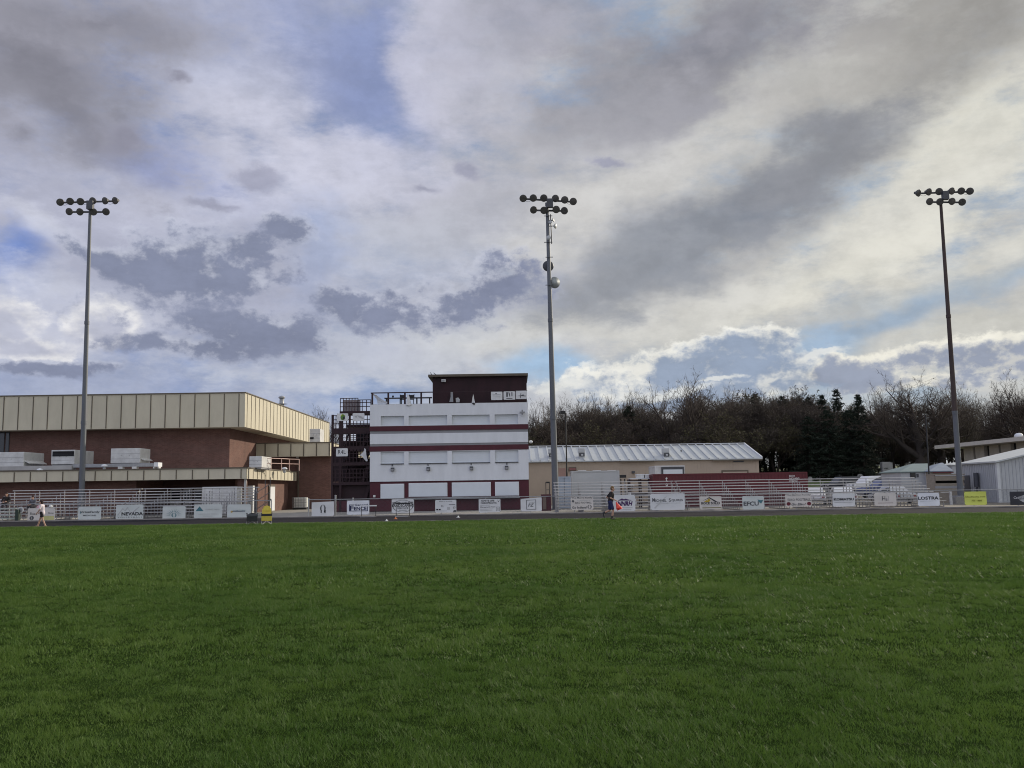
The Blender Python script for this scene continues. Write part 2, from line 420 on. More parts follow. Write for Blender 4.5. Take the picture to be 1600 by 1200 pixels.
def grid(name, xs, ys, zf, m, kind='structure'):
    X, Y = np.meshgrid(xs, ys); Z = zf(X, Y)
    me = bpy.data.meshes.new(name); n, k = X.shape
    vs = np.stack([X, Y, Z], -1).reshape(-1, 3)
    fs = [(j*k + i, j*k + i + 1, (j+1)*k + i + 1, (j+1)*k + i) for j in range(n - 1) for i in range(k - 1)]
    me.from_pydata(vs.tolist(), [], fs); me.materials.append(m)
    me.polygons.foreach_set('use_smooth', [True] * len(fs)); me.update()
    o = bpy.data.objects.new(name, me); COL.objects.link(o)
    return tag(o, kind=kind)

def ground_mat():
    m = mat('dry_ground', (.16, .14, .11), .95, var=.3, scale=.35, bump=.4, bscale=9)
    # lawn beyond the yard, bare earth and gravel in the yard
    nt = m.node_tree; bs = nt.nodes['Principled BSDF']; old = bs.inputs['Base Color'].links[0].from_socket
    tc = nt.nodes.new('ShaderNodeTexCoord'); sp = nt.nodes.new('ShaderNodeSeparateXYZ'); nt.links.new(tc.outputs['Object'], sp.inputs[0])
    nz = nt.nodes.new('ShaderNodeTexNoise'); nz.inputs['Scale'].default_value = .08; nz.inputs['Detail'].default_value = 6; nt.links.new(tc.outputs['Object'], nz.inputs['Vector'])
    ad = nt.nodes.new('ShaderNodeMath'); ad.operation = 'MULTIPLY_ADD'; ad.inputs[1].default_value = 14; nt.links.new(nz.outputs[0], ad.inputs[0]); nt.links.new(sp.outputs[1], ad.inputs[2])
    mr = nt.nodes.new('ShaderNodeMapRange'); mr.inputs[1].default_value = 112; mr.inputs[2].default_value = 116; nt.links.new(ad.outputs[0], mr.inputs[0])
    gz = nt.nodes.new('ShaderNodeTexNoise'); gz.inputs['Scale'].default_value = 1.2; gz.inputs['Detail'].default_value = 8; nt.links.new(tc.outputs['Object'], gz.inputs['Vector'])
    gr = nt.nodes.new('ShaderNodeValToRGB'); gr.color_ramp.elements[0].color = (.05, .075, .022, 1); gr.color_ramp.elements[1].color = (.11, .13, .05, 1)
    nt.links.new(gz.outputs[0], gr.inputs[0])
    mx = nt.nodes.new('ShaderNodeMix'); mx.data_type = 'RGBA'; nt.links.new(mr.outputs[0], mx.inputs[0]); nt.links.new(old, mx.inputs[6]); nt.links.new(gr.outputs[0], mx.inputs[7])
    nt.links.new(mx.outputs[2], bs.inputs['Base Color'])
    return m
xs = np.concatenate([np.linspace(-1500, -160, 12), np.linspace(-140, 140, 57), np.linspace(160, 1500, 12)])
ys = np.concatenate([np.linspace(-900, -40, 8), np.linspace(0, 260, 66), np.linspace(300, 2200, 12)])
grid('ground', xs, ys, hill, ground_mat())
FIELD_FAR, TRACK_FAR, FENCE_Y = 50.8, 61.6, 62.4
def flat(v): return lambda x, y: np.zeros_like(x) + v
M_turf = mat('turf_soil', (.018, .032, .008), 1.0, var=.35, scale=2.2, bump=.6, bscale=25, spec=0)
edge = lambda x, y: np.zeros_like(x) + .004
grid('field', np.linspace(-75, 75, 61), np.linspace(-30, FIELD_FAR, 41), edge, M_turf)
M_track = mat('track_asphalt', (.020, .0185, .022), 1.0, var=.25, scale=.9, bump=.3, bscale=60, spec=.05)
grid('running_track', np.linspace(-75, 75, 31), np.linspace(FIELD_FAR + .12, TRACK_FAR, 5), flat(.006), M_track)
M_conc = mat('concrete', (.25, .235, .21), .95, var=.16, scale=1.2, bump=.25, bscale=40)
M_kerb = mat('kerb_concrete', (.22, .205, .195), .95, var=.3, scale=1.5, spec=.1)
mb = MB()
for i in range(25): mb.box(-75 + i*6 + .01, -69 + i*6 - .01, FIELD_FAR - .02, FIELD_FAR + .1, -.1, .035)
tag(mb.build('field_kerb', M_kerb), kind='structure')
mb = MB()
for i in range(50): mb.box(-75 + i*3 + .008, -72 + i*3 - .008, TRACK_FAR + .02, TRACK_FAR + 1.05, -.1, .07)
tag(mb.build('footpath', M_kerb), kind='structure')
grid('yard_paving', np.linspace(-75, 27, 35), np.linspace(TRACK_FAR + 1.1, 100, 14), flat(.008), M_conc)
# painted lane lines
M_line = mat('lane_paint', (.10, .098, .096), .95, var=.5, scale=4, spec=.05)
mb = MB()
for k in range(1, 8):
    y = FIELD_FAR + .5 + k * 1.22
    mb.quad((-75, y, .010), (75, y, .010), (75, y + .05, .010), (-75, y + .05, .010))
tag(mb.build('lane_marking', M_line), kind='structure')

# ------------------------------------------------------------------ grass blades
def grass_mat():
    m = bpy.data.materials.new('grass_blade'); m.use_nodes = True; nt = m.node_tree; bs = nt.nodes['Principled BSDF']
    bs.inputs['Roughness'].default_value = .55; bs.inputs['Specular IOR Level'].default_value = .2
    tc = nt.nodes.new('ShaderNodeTexCoord')
    def nz(s, d): n = nt.nodes.new('ShaderNodeTexNoise'); n.inputs['Scale'].default_value = s; n.inputs['Detail'].default_value = d; nt.links.new(tc.outputs['Object'], n.inputs['Vector']); return n
    a = nz(.35, 5); b = nz(60, 2)
    rp = nt.nodes.new('ShaderNodeValToRGB'); e = rp.color_ramp.elements
    e[0].position = .32; e[0].color = (.060, .120, .020, 1); e[1].position = .68; e[1].color = (.104, .170, .034, 1)
    nt.links.new(a.outputs[0], rp.inputs[0])
    rq = nt.nodes.new('ShaderNodeValToRGB'); e = rq.color_ramp.elements
    e[0].position = .35; e[0].color = (.62, .70, .55, 1); e[1].position = .66; e[1].color = (1.35, 1.25, 1.2, 1); k_ = e.new(.76); k_.color = (1.7, 1.4, 1.5, 1)
    nt.links.new(b.outputs[0], rq.inputs[0])
    mx = nt.nodes.new('ShaderNodeMix'); mx.data_type = 'RGBA'; mx.blend_type = 'MULTIPLY'; mx.inputs[0].default_value = 1
    nt.links.new(rp.outputs[0], mx.inputs[6]); nt.links.new(rq.outputs[0], mx.inputs[7]); nt.links.new(mx.outputs[2], bs.inputs['Base Color'])
    tr = nt.nodes.new('ShaderNodeBsdfTranslucent'); nt.links.new(mx.outputs[2], tr.inputs[0])
    ms = nt.nodes.new('ShaderNodeMixShader'); ms.inputs[0].default_value = .3
    nt.links.new(bs.outputs[0], ms.inputs[1]); nt.links.new(tr.outputs[0], ms.inputs[2]); nt.links.new(ms.outputs[0], nt.nodes['Material Output'].inputs[0])
    return m
def blades(y0, y1, dens, w, h, seed):
    g = np.random.default_rng(seed); half = lambda y: .60 * y + 4.0
    n = int((y1 - y0) * (half(y0) + half(y1)) * dens)
    y = g.random(n * 2) * (y1 - y0) + y0; x = (g.random(n * 2) * 2 - 1) * half(y1)
    keep = np.abs(x) < half(y); x = x[keep][:n]; y = y[keep][:n]
    c1 = vnoise(x + 300, y + 300, .10 + .0, 1); c2 = vnoise(x + 300, y + 300, .26, 2); c3 = vnoise(x + 300, y + 300, 2.6, 3)
    cl = .42 * c1 + .43 * c2 + .15 * c3
    cl = sst((cl - .27) / .42)
    keep = g.random(len(x)) < .50 + .50 * cl
    x, y, cl = x[keep], y[keep], cl[keep]; n = len(x)
    H = h * (.36 + .74 * cl) * (.7 + .6 * g.random(n)); W = w * (.7 + .6 * g.random(n))
    th = g.random(n) * 2 * math.pi; cx, sx = np.cos(th), np.sin(th)
    la = (vnoise(x + 300, y + 300, .5, 4) - .5) * 9; lean = (.25 + .55 * g.random(n)) * H
    lx = np.cos(la) * lean * .3 + g.normal(0, .5, n) * H; ly = np.sin(la) * lean * .3 + g.normal(0, .5, n) * H
    v = np.zeros((n, 3, 3)); z0 = .004
    v[:, 0] = np.stack([x - cx*W/2, y - sx*W/2, np.full(n, z0)], -1)
    v[:, 1] = np.stack([x + cx*W/2, y + sx*W/2, np.full(n, z0)], -1)
    v[:, 2] = np.stack([x + lx, y + ly, z0 + H], -1)
    return v.reshape(-1, 3)
V = np.concatenate([blades(2.0, 9.0, 6500, .0044, .036, 11), blades(9.0, 16.0, 2800, .008, .042, 12), blades(16.0, 28.0, 1000, .015, .052, 13), blades(28.0, FIELD_FAR - .1, 340, .030, .062, 14)])
n = len(V); me = bpy.data.meshes.new('grass')
me.vertices.add(n); me.vertices.foreach_set('co', V.astype(np.float32).ravel())
me.loops.add(n); me.loops.foreach_set('vertex_index', np.arange(n, dtype=np.int32))
me.polygons.add(n // 3); me.polygons.foreach_set('loop_start', np.arange(0, n, 3, dtype=np.int32)); me.polygons.foreach_set('loop_total', np.full(n // 3, 3, dtype=np.int32))
me.materials.append(grass_mat()); me.update(calc_edges=True)
o = bpy.data.objects.new('grass', me); COL.objects.link(o); tag(o, 'short uneven green turf covering the playing field', None, kind='stuff')
print('grass triangles', n // 3)
# ------------------------------------------------------------------ shared materials
M_white = mat('white_paint', (.61, .62, .64), .6, var=.09, scale=1.3, stretch=(1, 1, .25))
M_shut = mat('white_shutter', (.57, .60, .63), .45, var=.05, scale=1.2)
M_maroon = mat('maroon_paint', (.066, .010, .018), .55, var=.25, scale=1.1)
M_maroon_d = mat('dark_maroon_steel', (.022, .007, .010), .6, var=.3, scale=2)
M_grey = mat('grey_trim', (.25, .25, .26), .7, var=.1)
M_dgrey = mat('dark_grey_metal', (.06, .062, .07), .5, var=.2, scale=4)
M_black = mat('black_void', (.010, .009, .010), .8, var=.3)
M_glass = mat('dark_glass', (.018, .020, .024), .12, var=.2, spec=.5)
M_fascia = mat('beige_panel', (.49, .445, .34), .6, var=.10, scale=1.1, stretch=(1, 1, .3))
M_batten = mat('brown_batten', (.105, .086, .064), .7, var=.2)
M_soffit = mat('soffit_panel', (.42, .37, .27), .8, var=.1)
M_roof = mat('roof_membrane', (.34, .33, .32), .9, var=.2, scale=.6)
M_brick = mat_brick('brick_wall', (.160, .086, .070), (.125, .066, .055), (.155, .11, .095))
M_hvac = mat('weathered_white_metal', (.56, .56, .55), .55, var=.12, scale=1.8, dirt=(.42, .41, .40))
M_galv = mat('galvanised_steel', (.30, .305, .31), .55, metal=.4, var=.18, scale=3)
M_pole = mat('grey_pole_steel', (.115, .122, .135), .55, metal=.2, var=.2, scale=1.2, stretch=(1, 1, .15))
M_rustp = mat('rusty_pole_steel', (.062, .044, .040), .75, metal=.1, var=.35, scale=.8, stretch=(1, 1, .15))
M_alu = mat('aluminium_plank', (.50, .485, .475), .5, metal=.35, var=.14, scale=2.2, stretch=(.3, 1, 1))
M_alud = mat('dull_aluminium', (.36, .35, .35), .55, metal=.4, var=.2, scale=3)
M_tan = mat('tan_metal_siding', (.38, .31, .245), .6, var=.08, scale=.5)
M_mroof = mat('ribbed_metal_roof', (.46, .48, .49), .45, metal=.25, var=.08, scale=.8)
M_redbox = mat('red_container_paint', (.085, .011, .017), .55, var=.3, scale=.9, dirt=(.085, .016, .02))
M_gshed = mat('grey_metal_siding', (.40, .41, .42), .55, metal=.15, var=.1, scale=.7)
M_blk = mat('black_paint', (.018, .018, .020), .5, var=.3)
M_wood = mat('weathered_tan_wood', (.24, .205, .165), .8, var=.2, scale=2, stretch=(1, 1, 5))

# ------------------------------------------------------------------ school gymnasium
gym = thing('school_gym', 'long brick school gymnasium with beige panel fascias and a lower entrance wing', 'building', (-60, 80, 0))
gymp = dict(parent=gym)
UX, UY = -24.0, 82.0                                    # upper block: fascia corner
UT, UB = at(381, 614, UY).z, at(381, 667, UY).z
UD = 120.0
def fascia(name, X0, X1, Y0, Y1, z0, z1, pitch, depth=.5, front=True, side=True, ph=0.0):
    mb = MB()
    mb.cur = 0
    if front: mb.box(X0, X1, Y0, Y0 + depth, z0, z1)
    if side: mb.box(X1 - depth, X1, Y0 + depth, Y1, z0, z1)
    mb.cur = 1
    if front:
        x = X1 - ph
        while x > X0 + .1:
            mb.box(x - .036, x + .036, Y0 - .04, Y0 - .002, z0 + .03, z1 - .06); x -= pitch
    if side:
        y = Y0 + pitch * .5
        while y < Y1:
            mb.box(X1 + .002, X1 + .03, y - .036, y + .036, z0 + .03, z1 - .06); y += pitch
    # metal coping
    if front: mb.box(X0, X1 + .08, Y0 - .08, Y0 + depth + .02, z1, z1 + .09)
    if side: mb.box(X1 - depth - .02, X1 + .08, Y0 + depth + .02, Y1, z1, z1 + .09)
    return mb.build(name, [M_fascia, M_batten], gym)
fascia('fascia', -75, UX, UY, UD, UB, UT, 1.32, ph=.55)
WX, WY = -25.9, 83.9                                     # upper wall
mb = MB(); mb.box(-74, WX, WY, UD - 2, 0, UB + .6); mb.build('wall', M_brick, gym)
mb = MB(); mb.box(-74.5, UX - .55, UY + .55, WY - .02, UB + .02, UB + .10); mb.box(WX + .02, UX - .55, WY - .02, UD - .2, UB + .02, UB + .10); mb.build('soffit', M_soffit, gym)
mb = MB(); mb.box(-74.5, UX - .52, UY + .52, UD, UT - .55, UT - .35); mb.build('roof', M_roof, gym)
# strip windows under the upper fascia, at the end of the wall
for xa, xb in ((-9, 5.5), (8.5, 13)):
    f = MB(); pbox(f, xa, xb + 1.4, 673, 708, WY - .06, .05); fr = f.build('window', M_dgrey, gym)
    g = MB(); pbox(g, xa + .8, xb + .6, 674, 707, WY - .09, .03); g.build('pane', M_glass, fr)
# entrance wing
LX, LY, LD = -21.75, 75.0, 92.4
LT, LB = at(385, 731.5, LY).z, at(385, 748, LY).z
fascia('fascia', -75, LX, LY, LD, LB, LT, 1.32, depth=.4, ph=.42)
PX = at(213, 760, 76.6).x                               # porch starts here
LWX = -22.45
mb = MB(); mb.box(-74, PX, 76.6, 83.8, 0, LB + .25); mb.build('wall', M_brick, gym)
mb = MB(); mb.box(LWX - 2.0, LWX, 81.0, 91.8, 0, LB + .25); mb.build('wall', M_brick, gym)
mb = MB(); mb.box(PX + .02, LWX - 2.02, 82.4, 82.7, 0, LB + .2); mb.build('porch_wall', mat('shaded_porch_brick', (.09, .05, .042), .9, var=.2), gym)  # brick darkened in its own colour for the shade of the porch recess
mb = MB(); mb.box(-74.5, LX - .42, LY + .42, LD - .1, LB + .26, LB + .5); mb.build('roof', M_roof, gym)
mb = MB(); mb.box(-74.5, LX - .42, LY + .42, 83.8, LB + .1, LB + .2); mb.build('soffit', M_soffit, gym)
a = at(371, 765, 75.9); b = at(383, 765, 75.9)
mb = MB(); mb.box(a.x, b.x - .05, 75.9, 76.7, 0, LB + .1); mb.build('pier', M_brick, gym)
mb = MB(); mb.box(b.x, b.x + .16, 75.55, 75.75, 0, LB + .1); mb.build('column', M_hvac, gym)
# glazed entrance doors in the porch
for x0, x1 in ((266, 283), (286, 300), (303, 316)):
    f = MB(); pbox(f, x0, x1, 764, 797, 82.30, .08); d = f.build('door', M_hvac, gym)
    g = MB(); pbox(g, x0 + 2, x1 - 2, 766, 780, 82.24, .05); g.build('pane', M_glass, d)
# white side door; its brown frame also paints in the shadow round it
y0 = 22.45 * FPX / (800 - 419.5); y1 = 22.45 * FPX / (800 - 427)
mb = MB(); mb.box(LWX + .01, LWX + .09, y0 - .15, y1 + .35, .0, 2.45); dfr = mb.build('door', M_batten, gym)
mb = MB(); mb.box(LWX + .10, LWX + .16, y0, y1, .05, 2.25); mb.build('door_panel', M_white, dfr)
mb = MB(); mb.box(LWX + .17, LWX + .24, y0 + .12, y0 + .2, 1.0, 1.14); mb.build('handle', M_dgrey, dfr)
# rear wing
BX = at(516, 700, 92.4).x; BT, BB = at(460, 692.5, 92.4).z, at(460, 713.3, 92.4).z
mb = MB(); mb.cur = 0; mb.box(WX + .03, BX, 92.45, 92.85, BB, BT); mb.box(BX - .4, BX, 92.85, 118, BB, BT)
mb.cur = 1
x = BX - .1
for k in range(7):
    mb.box(x - .05, x + .05, 92.40, 92.44, BB + .03, BT - .05); x -= 1.29
mb.box(WX + .03, BX + .06, 92.37, 92.87, BT, BT + .08); mb.box(BX - .42, BX + .06, 92.87, 118, BT, BT + .08)
mb.build('fascia', [M_fascia, M_batten], gym)
mb = MB(); mb.box(LWX + .5, BX - .15, 93.6, 118, 0, BB + .3); mb.build('wall', M_brick, gym)
mb = MB(); mb.box(WX + .05, LWX + .48, 93.9, 118, 0, BB + .3); mb.build('wall', M_brick, gym)
mb = MB(); mb.box(WX + .05, BX - .42, 92.9, 118, BT - .5, BT - .3); mb.build('roof', M_roof, gym)
mb = MB(); mb.box(WX + .05, BX - .42, 92.9, 93.88, BB + .05, BB + .15); mb.build('soffit', M_soffit, gym)
# rain pipe and security lamp on the rear wing
p = at(466, 750, 93.5); mb = MB(); mb.box(p.x - .06, p.x + .06, 93.46, 93.58, 0, BB + .2); mb.build('downpipe', M_batten, gym)
p = at(465, 714, 93.5); mb = MB(); mb.box(p.x - .12, p.x + .12, 93.3, 93.58, p.z - .12, p.z + .12); mb.build('wall_lamp', M_hvac, gym)

# ---- roof plant: every unit is a thing of its own
def hvac(label, x0, x1, y0, y1, Y, dep, louvre=None, hood=None, seams=True):
    a = at((x0 + x1)/2, y1, Y)
    t = thing('rooftop_air_unit', label, 'air conditioner', (a.x, Y + dep/2, a.z), group='air units on the gym roofs')
    mb = MB(); pbox(mb, x0, x1, y0, y1, Y, dep); o = mb.build('casing', M_hvac, t); bevel(o, .03)
    if seams:
        mb = MB()
        for k in (.36, .7): pbox(mb, x0 + .2, x1 - .2, y0 + (y1-y0)*k, y0 + (y1-y0)*k + .35, Y - .012, .01)
        mb.build('seam', M_grey, t)
    for k in (.35, .62):
        mb = MB(); pbox(mb, x0 + (x1-x0)*k, x0 + (x1-x0)*k + 1.0, y0 + (y1-y0)*.45, y0 + (y1-y0)*.45 + .8, Y - .035, .03); mb.build('latch', M_grey, t)
    if louvre:
        mb = MB(); u0, u1, w0, w1 = louvre; pbox(mb, u0, u1, w0, w1, Y - .02, .018); lv = mb.build('louvre', M_black, t)
        mb = MB()
        for k in range(4):
            yy = w0 + (w1 - w0) * (k + .5) / 4; pbox(mb, u0, u1, yy, yy + .25, Y - .05, .028)
        mb.build('slat', M_dgrey, lv)
    if hood:
        p = at(hood[0], hood[1], Y); mb = MB()
        mb.prism([(0, 0), (.42, -.24), (.42, -.30), (0, -.10)], (p.x, Y + .15, p.z), (1 if hood[2] > 0 else -1, 0, 0), (0, 0, 1), (0, dep - .4, 0)); mb.build('hood', M_hvac, t)
    mb = MB(); pbox(mb, x0 + 1, x1 - 1, y1, y1 + 2.2, Y + .1, dep - .2); mb.build('kerb', M_grey, t)
    return t
hvac('large white air unit at the left end of the entrance wing roof', -14, 37, 706.5, 729.5, 78.2, 3.4, hood=(37, 719, 1))
hvac('white air unit with a wide dark louvre on the entrance wing roof', 80, 116.5, 703, 725.5, 78.6, 3.6, louvre=(82, 115.5, 705, 713))
hvac('plain white air unit standing alone against the upper brick wall', 173, 219, 700.5, 723.5, 78.8, 2.2, hood=(217, 714, 1))
hvac('white air unit by the roof railing at the entrance wing corner', 389.5, 409, 713, 730.6, 77.6, 3.2)
hvac('white air unit on the rear wing roof beside the steel stairs', 483.5, 500, 670, 690.5, 94.5, 2.0, louvre=(484.5, 490, 683, 686))
# long roof duct and its supports
a = at(45, 733, 77.6); t = thing('roof_duct', 'long grey duct lying along the entrance wing roof', 'duct', (a.x, 77.8, a.z))
mb = MB(); pbox(mb, -10, 112, 728.0, 734.5, 77.5, .8); o = mb.build('duct_run', M_roof, t); bevel(o, .02)
mb = MB(); pbox(mb, 113, 245, 724.6, 729.8, 77.6, .7); o = mb.build('duct_run', M_galv, t); bevel(o, .02)
for x0 in (82, 104, 184, 206, 239, 246): mb = MB(); pbox(mb, x0, x0 + (7 if x0 < 230 else 2), 729 if x0 > 150 else 733, 737, 77.55, .5); mb.build('support', M_hvac, t)
mb = MB(); pbox(mb, 240.5, 247, 722.5, 729, 77.4, .9); mb.build('end_box', M_white, t)
for i, (x, y, l) in enumerate(((163, 728, 'small white mushroom vent in front of the long roof duct'), (444.5, 732, 'small white roof vent beside the railing'), (62, 734.5, 'low white dome vent on the entrance wing roof'))):
    Y = 77.0 if i != 1 else 84.0
    p = at(x, y + 5, Y); t = thing('roof_vent', l, 'vent', p, group='small vents on the entrance wing roof')
    mb = MB(); mb.tube((0,0,-.1), (0,0,.22), .13, .13, 12); mb.build('pipe', M_galv, t, local=True)
    mb = MB(); mb.lathe((0,0,.2), (0,0,1), [(0,.24),(.06,.26),(.16,.2),(.22,.02)], 14); mb.build('cowl', M_white, t, smooth=True, local=True)
# roof hatch railing
p = at(418, 733, 79.5); t = thing('roof_railing', 'pale pink guard railing round the roof hatch', 'railing', p)
M_rail = mat('primer_pink_rail', (.62, .42, .36), .6, var=.15)
for k, (xx, yy) in enumerate(((0.3, 0), (.9, 1.2), (1.25, 2.6), (1.9, 3.6))):
    mb = MB(); mb.tube((xx, yy, -.1), (xx, yy, .95), .035, n=8); mb.build('post', M_rail, t, local=True)
for z in (.5, .93): mb = MB(); mb.path([(-.3, -.2, z), (.3, 0, z), (.9, 1.2, z), (1.25, 2.6, z), (1.9, 3.6, z)], .03); mb.build('rail', M_rail, t, local=True)
# gym roof exhaust stack
p = at(440, 637, 99); t = thing('exhaust_stack', 'shiny metal exhaust stack on the gym roof edge', 'chimney', (p.x, 99, UT - .35))
z = p.z - UT + .35
mb = MB(); mb.box(-.9, .5, -.6, .6, 0, z * .55 + .1); mb.build('base_box', M_galv, t, local=True)
mb = MB(); mb.tube((0,0,z*.55), (0,0,z+1.0), .28, .22, 14); mb.build('pipe', M_galv, t, smooth=True, local=True)
mb = MB(); mb.lathe((0,0,z+.35), (0,0,1), [(0,.3),(.05,.62),(.1,.3)], 14); mb.build('collar', M_galv, t, local=True)
mb = MB(); mb.lathe((0,0,z+1.0), (0,0,1), [(0,.3),(.1,.36),(.2,.3),(.3,.08)], 14); mb.build('cap', M_galv, t, local=True)

# ------------------------------------------------------------------ press box tower
TL = at(578, 700, 76.0); TR = at(825.5, 700, 76.0)
TANG = 0.0; TW = TR.x - TL.x
TROOT = Vector((TL.x, 76.0, 0))
tower = thing('press_box_tower', 'white and maroon football press box tower of three storeys', 'building', TROOT, TANG)
UV = Vector((math.cos(TANG), math.sin(TANG), 0)); NV = Vector((-math.sin(TANG), math.cos(TANG), 0))
def tp(x, y, v=0.0):
    """picture point on the tower's front plane (or v metres behind it) in tower coordinates (u, z)"""
    d = ray(x, y); o = Vector((0, 0, CAM_H)); q = TROOT + NV * v
    t = (q - o).dot(NV) / d.dot(NV); p = o + d * t
    return (p - TROOT).dot(UV), p.z
def tbox(mb, x0, x1, y0, y1, v0, dep):
    u0, _ = tp(x0, (y0+y1)/2, v0); u1, _ = tp(x1, (y0+y1)/2, v0); _, z1 = tp((x0+x1)/2, y0, v0); _, z0 = tp((x0+x1)/2, y1, v0)
    return mb.box(u0, u1, v0, v0 + dep, z0, z1)
TD = 6.5
zr = tp(700, 630.5)[1]; zb1t = tp(700, 664.5)[1]; zb1b = tp(700, 672)[1]; zg1 = tp(700, 676.5)[1]; zg2 = tp(700, 692.5)[1]; zb2t = tp(700, 695.8)[1]; zb2b = tp(700, 704)[1]; zw = tp(700, 751)[1]
tk = dict(parent=tower, local=True)
mb = MB(); mb.box(0, TW, .31, TD, zw, zr); mb.build('wall', M_white, **tk)
def strip(z0, z1, m, name, v0=0.0, d=.30, u0=0.0, u1=None):
    mb = MB(); mb.box(u0, TW if u1 is None else u1, v0, v0 + d, z0, z1); return mb.build(name, m, **tk)
strip(zb1b + .002, zb1t, M_maroon, 'trim_band', -.03, .33, -.03, TW + .03); strip(zb2b, zb2t - .002, M_maroon, 'trim_band', -.03, .33, -.03, TW + .03)
strip(zg1, zb1b, M_grey, 'grey_strip', .06, .24); strip(zb2t, zg2, M_grey, 'grey_strip', .06, .24)  # flat grey strips between the maroon bands and the white panel
strip(zg2 + .002, zg1 - .002, M_white, 'balcony_panel', .0, .30)
# third storey: wall in front of recessed shutters
def opening_wall(name, m, z0, z1, holes, v0=0.0, d=.30):
    """front layer with rectangular holes (u0, u1, za, zb)"""
    mb = MB(); holes = sorted(holes); za = holes[0][2]; zb = holes[0][3]
    if za > z0 + .01: mb.box(0, TW, v0, v0 + d, z0, za)
    if zb < z1 - .01: mb.box(0, TW, v0, v0 + d, zb, z1)
    u = 0
    for h in holes: mb.box(u, h[0], v0, v0 + d, za, zb); u = h[1]
    mb.box(u, TW, v0, v0 + d, za, zb)
    return mb.build(name, m, **tk)
cols = [(595, 631), (638.5, 698.5), (706, 765), (773, 809)]
ops = [[tp(a, 655)[0], tp(b, 655)[0]] for a, b in cols]
z3a, z3b = tp(700, 663.8)[1], tp(700, 648.7)[1]
opening_wall('wall', M_white, zb1t + .002, zr, [(a, b, z3a, z3b) for a, b in ops])
z2a, z2b = tp(700, 723)[1], tp(700, 705)[1]
opening_wall('wall', M_white, zw, zb2b - .002, [(a, b, z2a, z2b) for a, b in ops])
def shutter(u0, u1, z0, z1, v, n=5):
    mb = MB(); mb.box(u0 + .004, u1 - .004, v, v + .03, z0 + .004, z1 - .004); s = mb.build('shutter', M_shut, **tk)
    mb = MB()
    for k in range(1, n): mb.box(u0 + .02, u1 - .02, v - .008, v - .001, z0 + (z1 - z0)*k/n - .012, z0 + (z1 - z0)*k/n + .012)
    o = mb.build('seam', M_white, parent=s, local=True)
    return s
for u0, u1 in ops:
    shutter(u0, u1, z3a, z3b, .24); shutter(u0, u1, z2a, z2b, .16)
    mb = MB(); mb.box(u0, u1, -.10, -.002, z2a - .07, z2a + .0); mb.build('sill', M_dgrey, **tk)
    um = (u0 + u1) / 2
    mb = MB(); mb.box(um - .04, um + .04, -.06, -.002, z2a - .22, z2a - .072); mb.build('conduit', M_dgrey, **tk)
for x, y in ((613, 733.3), (669, 732.6), (736.5, 731.5), (791.5, 730.5)):
    mb = MB(); tbox(mb, x - 2.6, x + 2.6, y - 2.8, y + 2.8, -.22, .218); w = mb.build('floodlight', M_dgrey, **tk)
    mb = MB(); tbox(mb, x - 2.0, x + 2.0, y - .6, y + 2.2, -.235, .013); mb.build('lens', M_grey, parent=w, local=True)
# ground storey: maroon wall with white roll shutters and a serving counter
mb = MB(); mb.box(-.0, TW, .12, TD, 0, zw - .002); mb.build('wall', M_maroon, **tk)
gh = [(594.5, 631.5, 756, 779.5), (638.5, 699, 754.5, 776), (706, 767, 753.5, 775.5), (773.5, 811, 752.8, 774.5)]
for a, b, c, d in gh:
    mb = MB(); tbox(mb, a, b, c, d, .02, .10); f = mb.build('window', M_white, **tk)
    mb = MB(); tbox(mb, a + 1.6, b - 1.2, c + 1.6, d - .8, -.005, .024); mb.build('shutter', M_shut, parent=f, local=True)
mb = MB(); tbox(mb, 636, 812, 776.6, 779.4, -.55, .66); mb.build('counter', M_grey, **tk)
mb = MB(); mb.box(.0, TW, .04, .12, .05, tp(700, 780)[1] - .06); mb.build('wainscot', M_maroon, **tk)
mb = MB(); tbox(mb, 583, 586.5, 773.5, 777, .0, .12); mb.build('hose_tap', M_hvac, **tk)
# roof deck and rail
mb = MB(); mb.box(.1, TW - .1, .3, TD - .1, zr + .002, zr + .05); mb.build('roof_deck', M_roof, **tk)
RTOP = tp(600, 613.5)[1]
for x in (581.5, 606.5, 632.5, 658):
    u, _ = tp(x, 622); mb = MB(); mb.box(u - .07, u + .07, .02, .14, zr - .05, RTOP - .05); mb.build('post', M_maroon_d, **tk)
u1 = tp(676, 620)[0]
mb = MB(); mb.box(.05, u1, .02, .14, RTOP - .05, RTOP + .03); mb.build('rail', M_maroon_d, **tk)
mb = MB(); mb.box(.05, .13, .14, 4.5, RTOP - .05, RTOP + .03); mb.build('rail', M_maroon_d, **tk)
mb = MB(); mb.box(u1, TW, .06, .10, RTOP - .02, RTOP + .02); mb.build('rail', M_maroon_d, **tk)
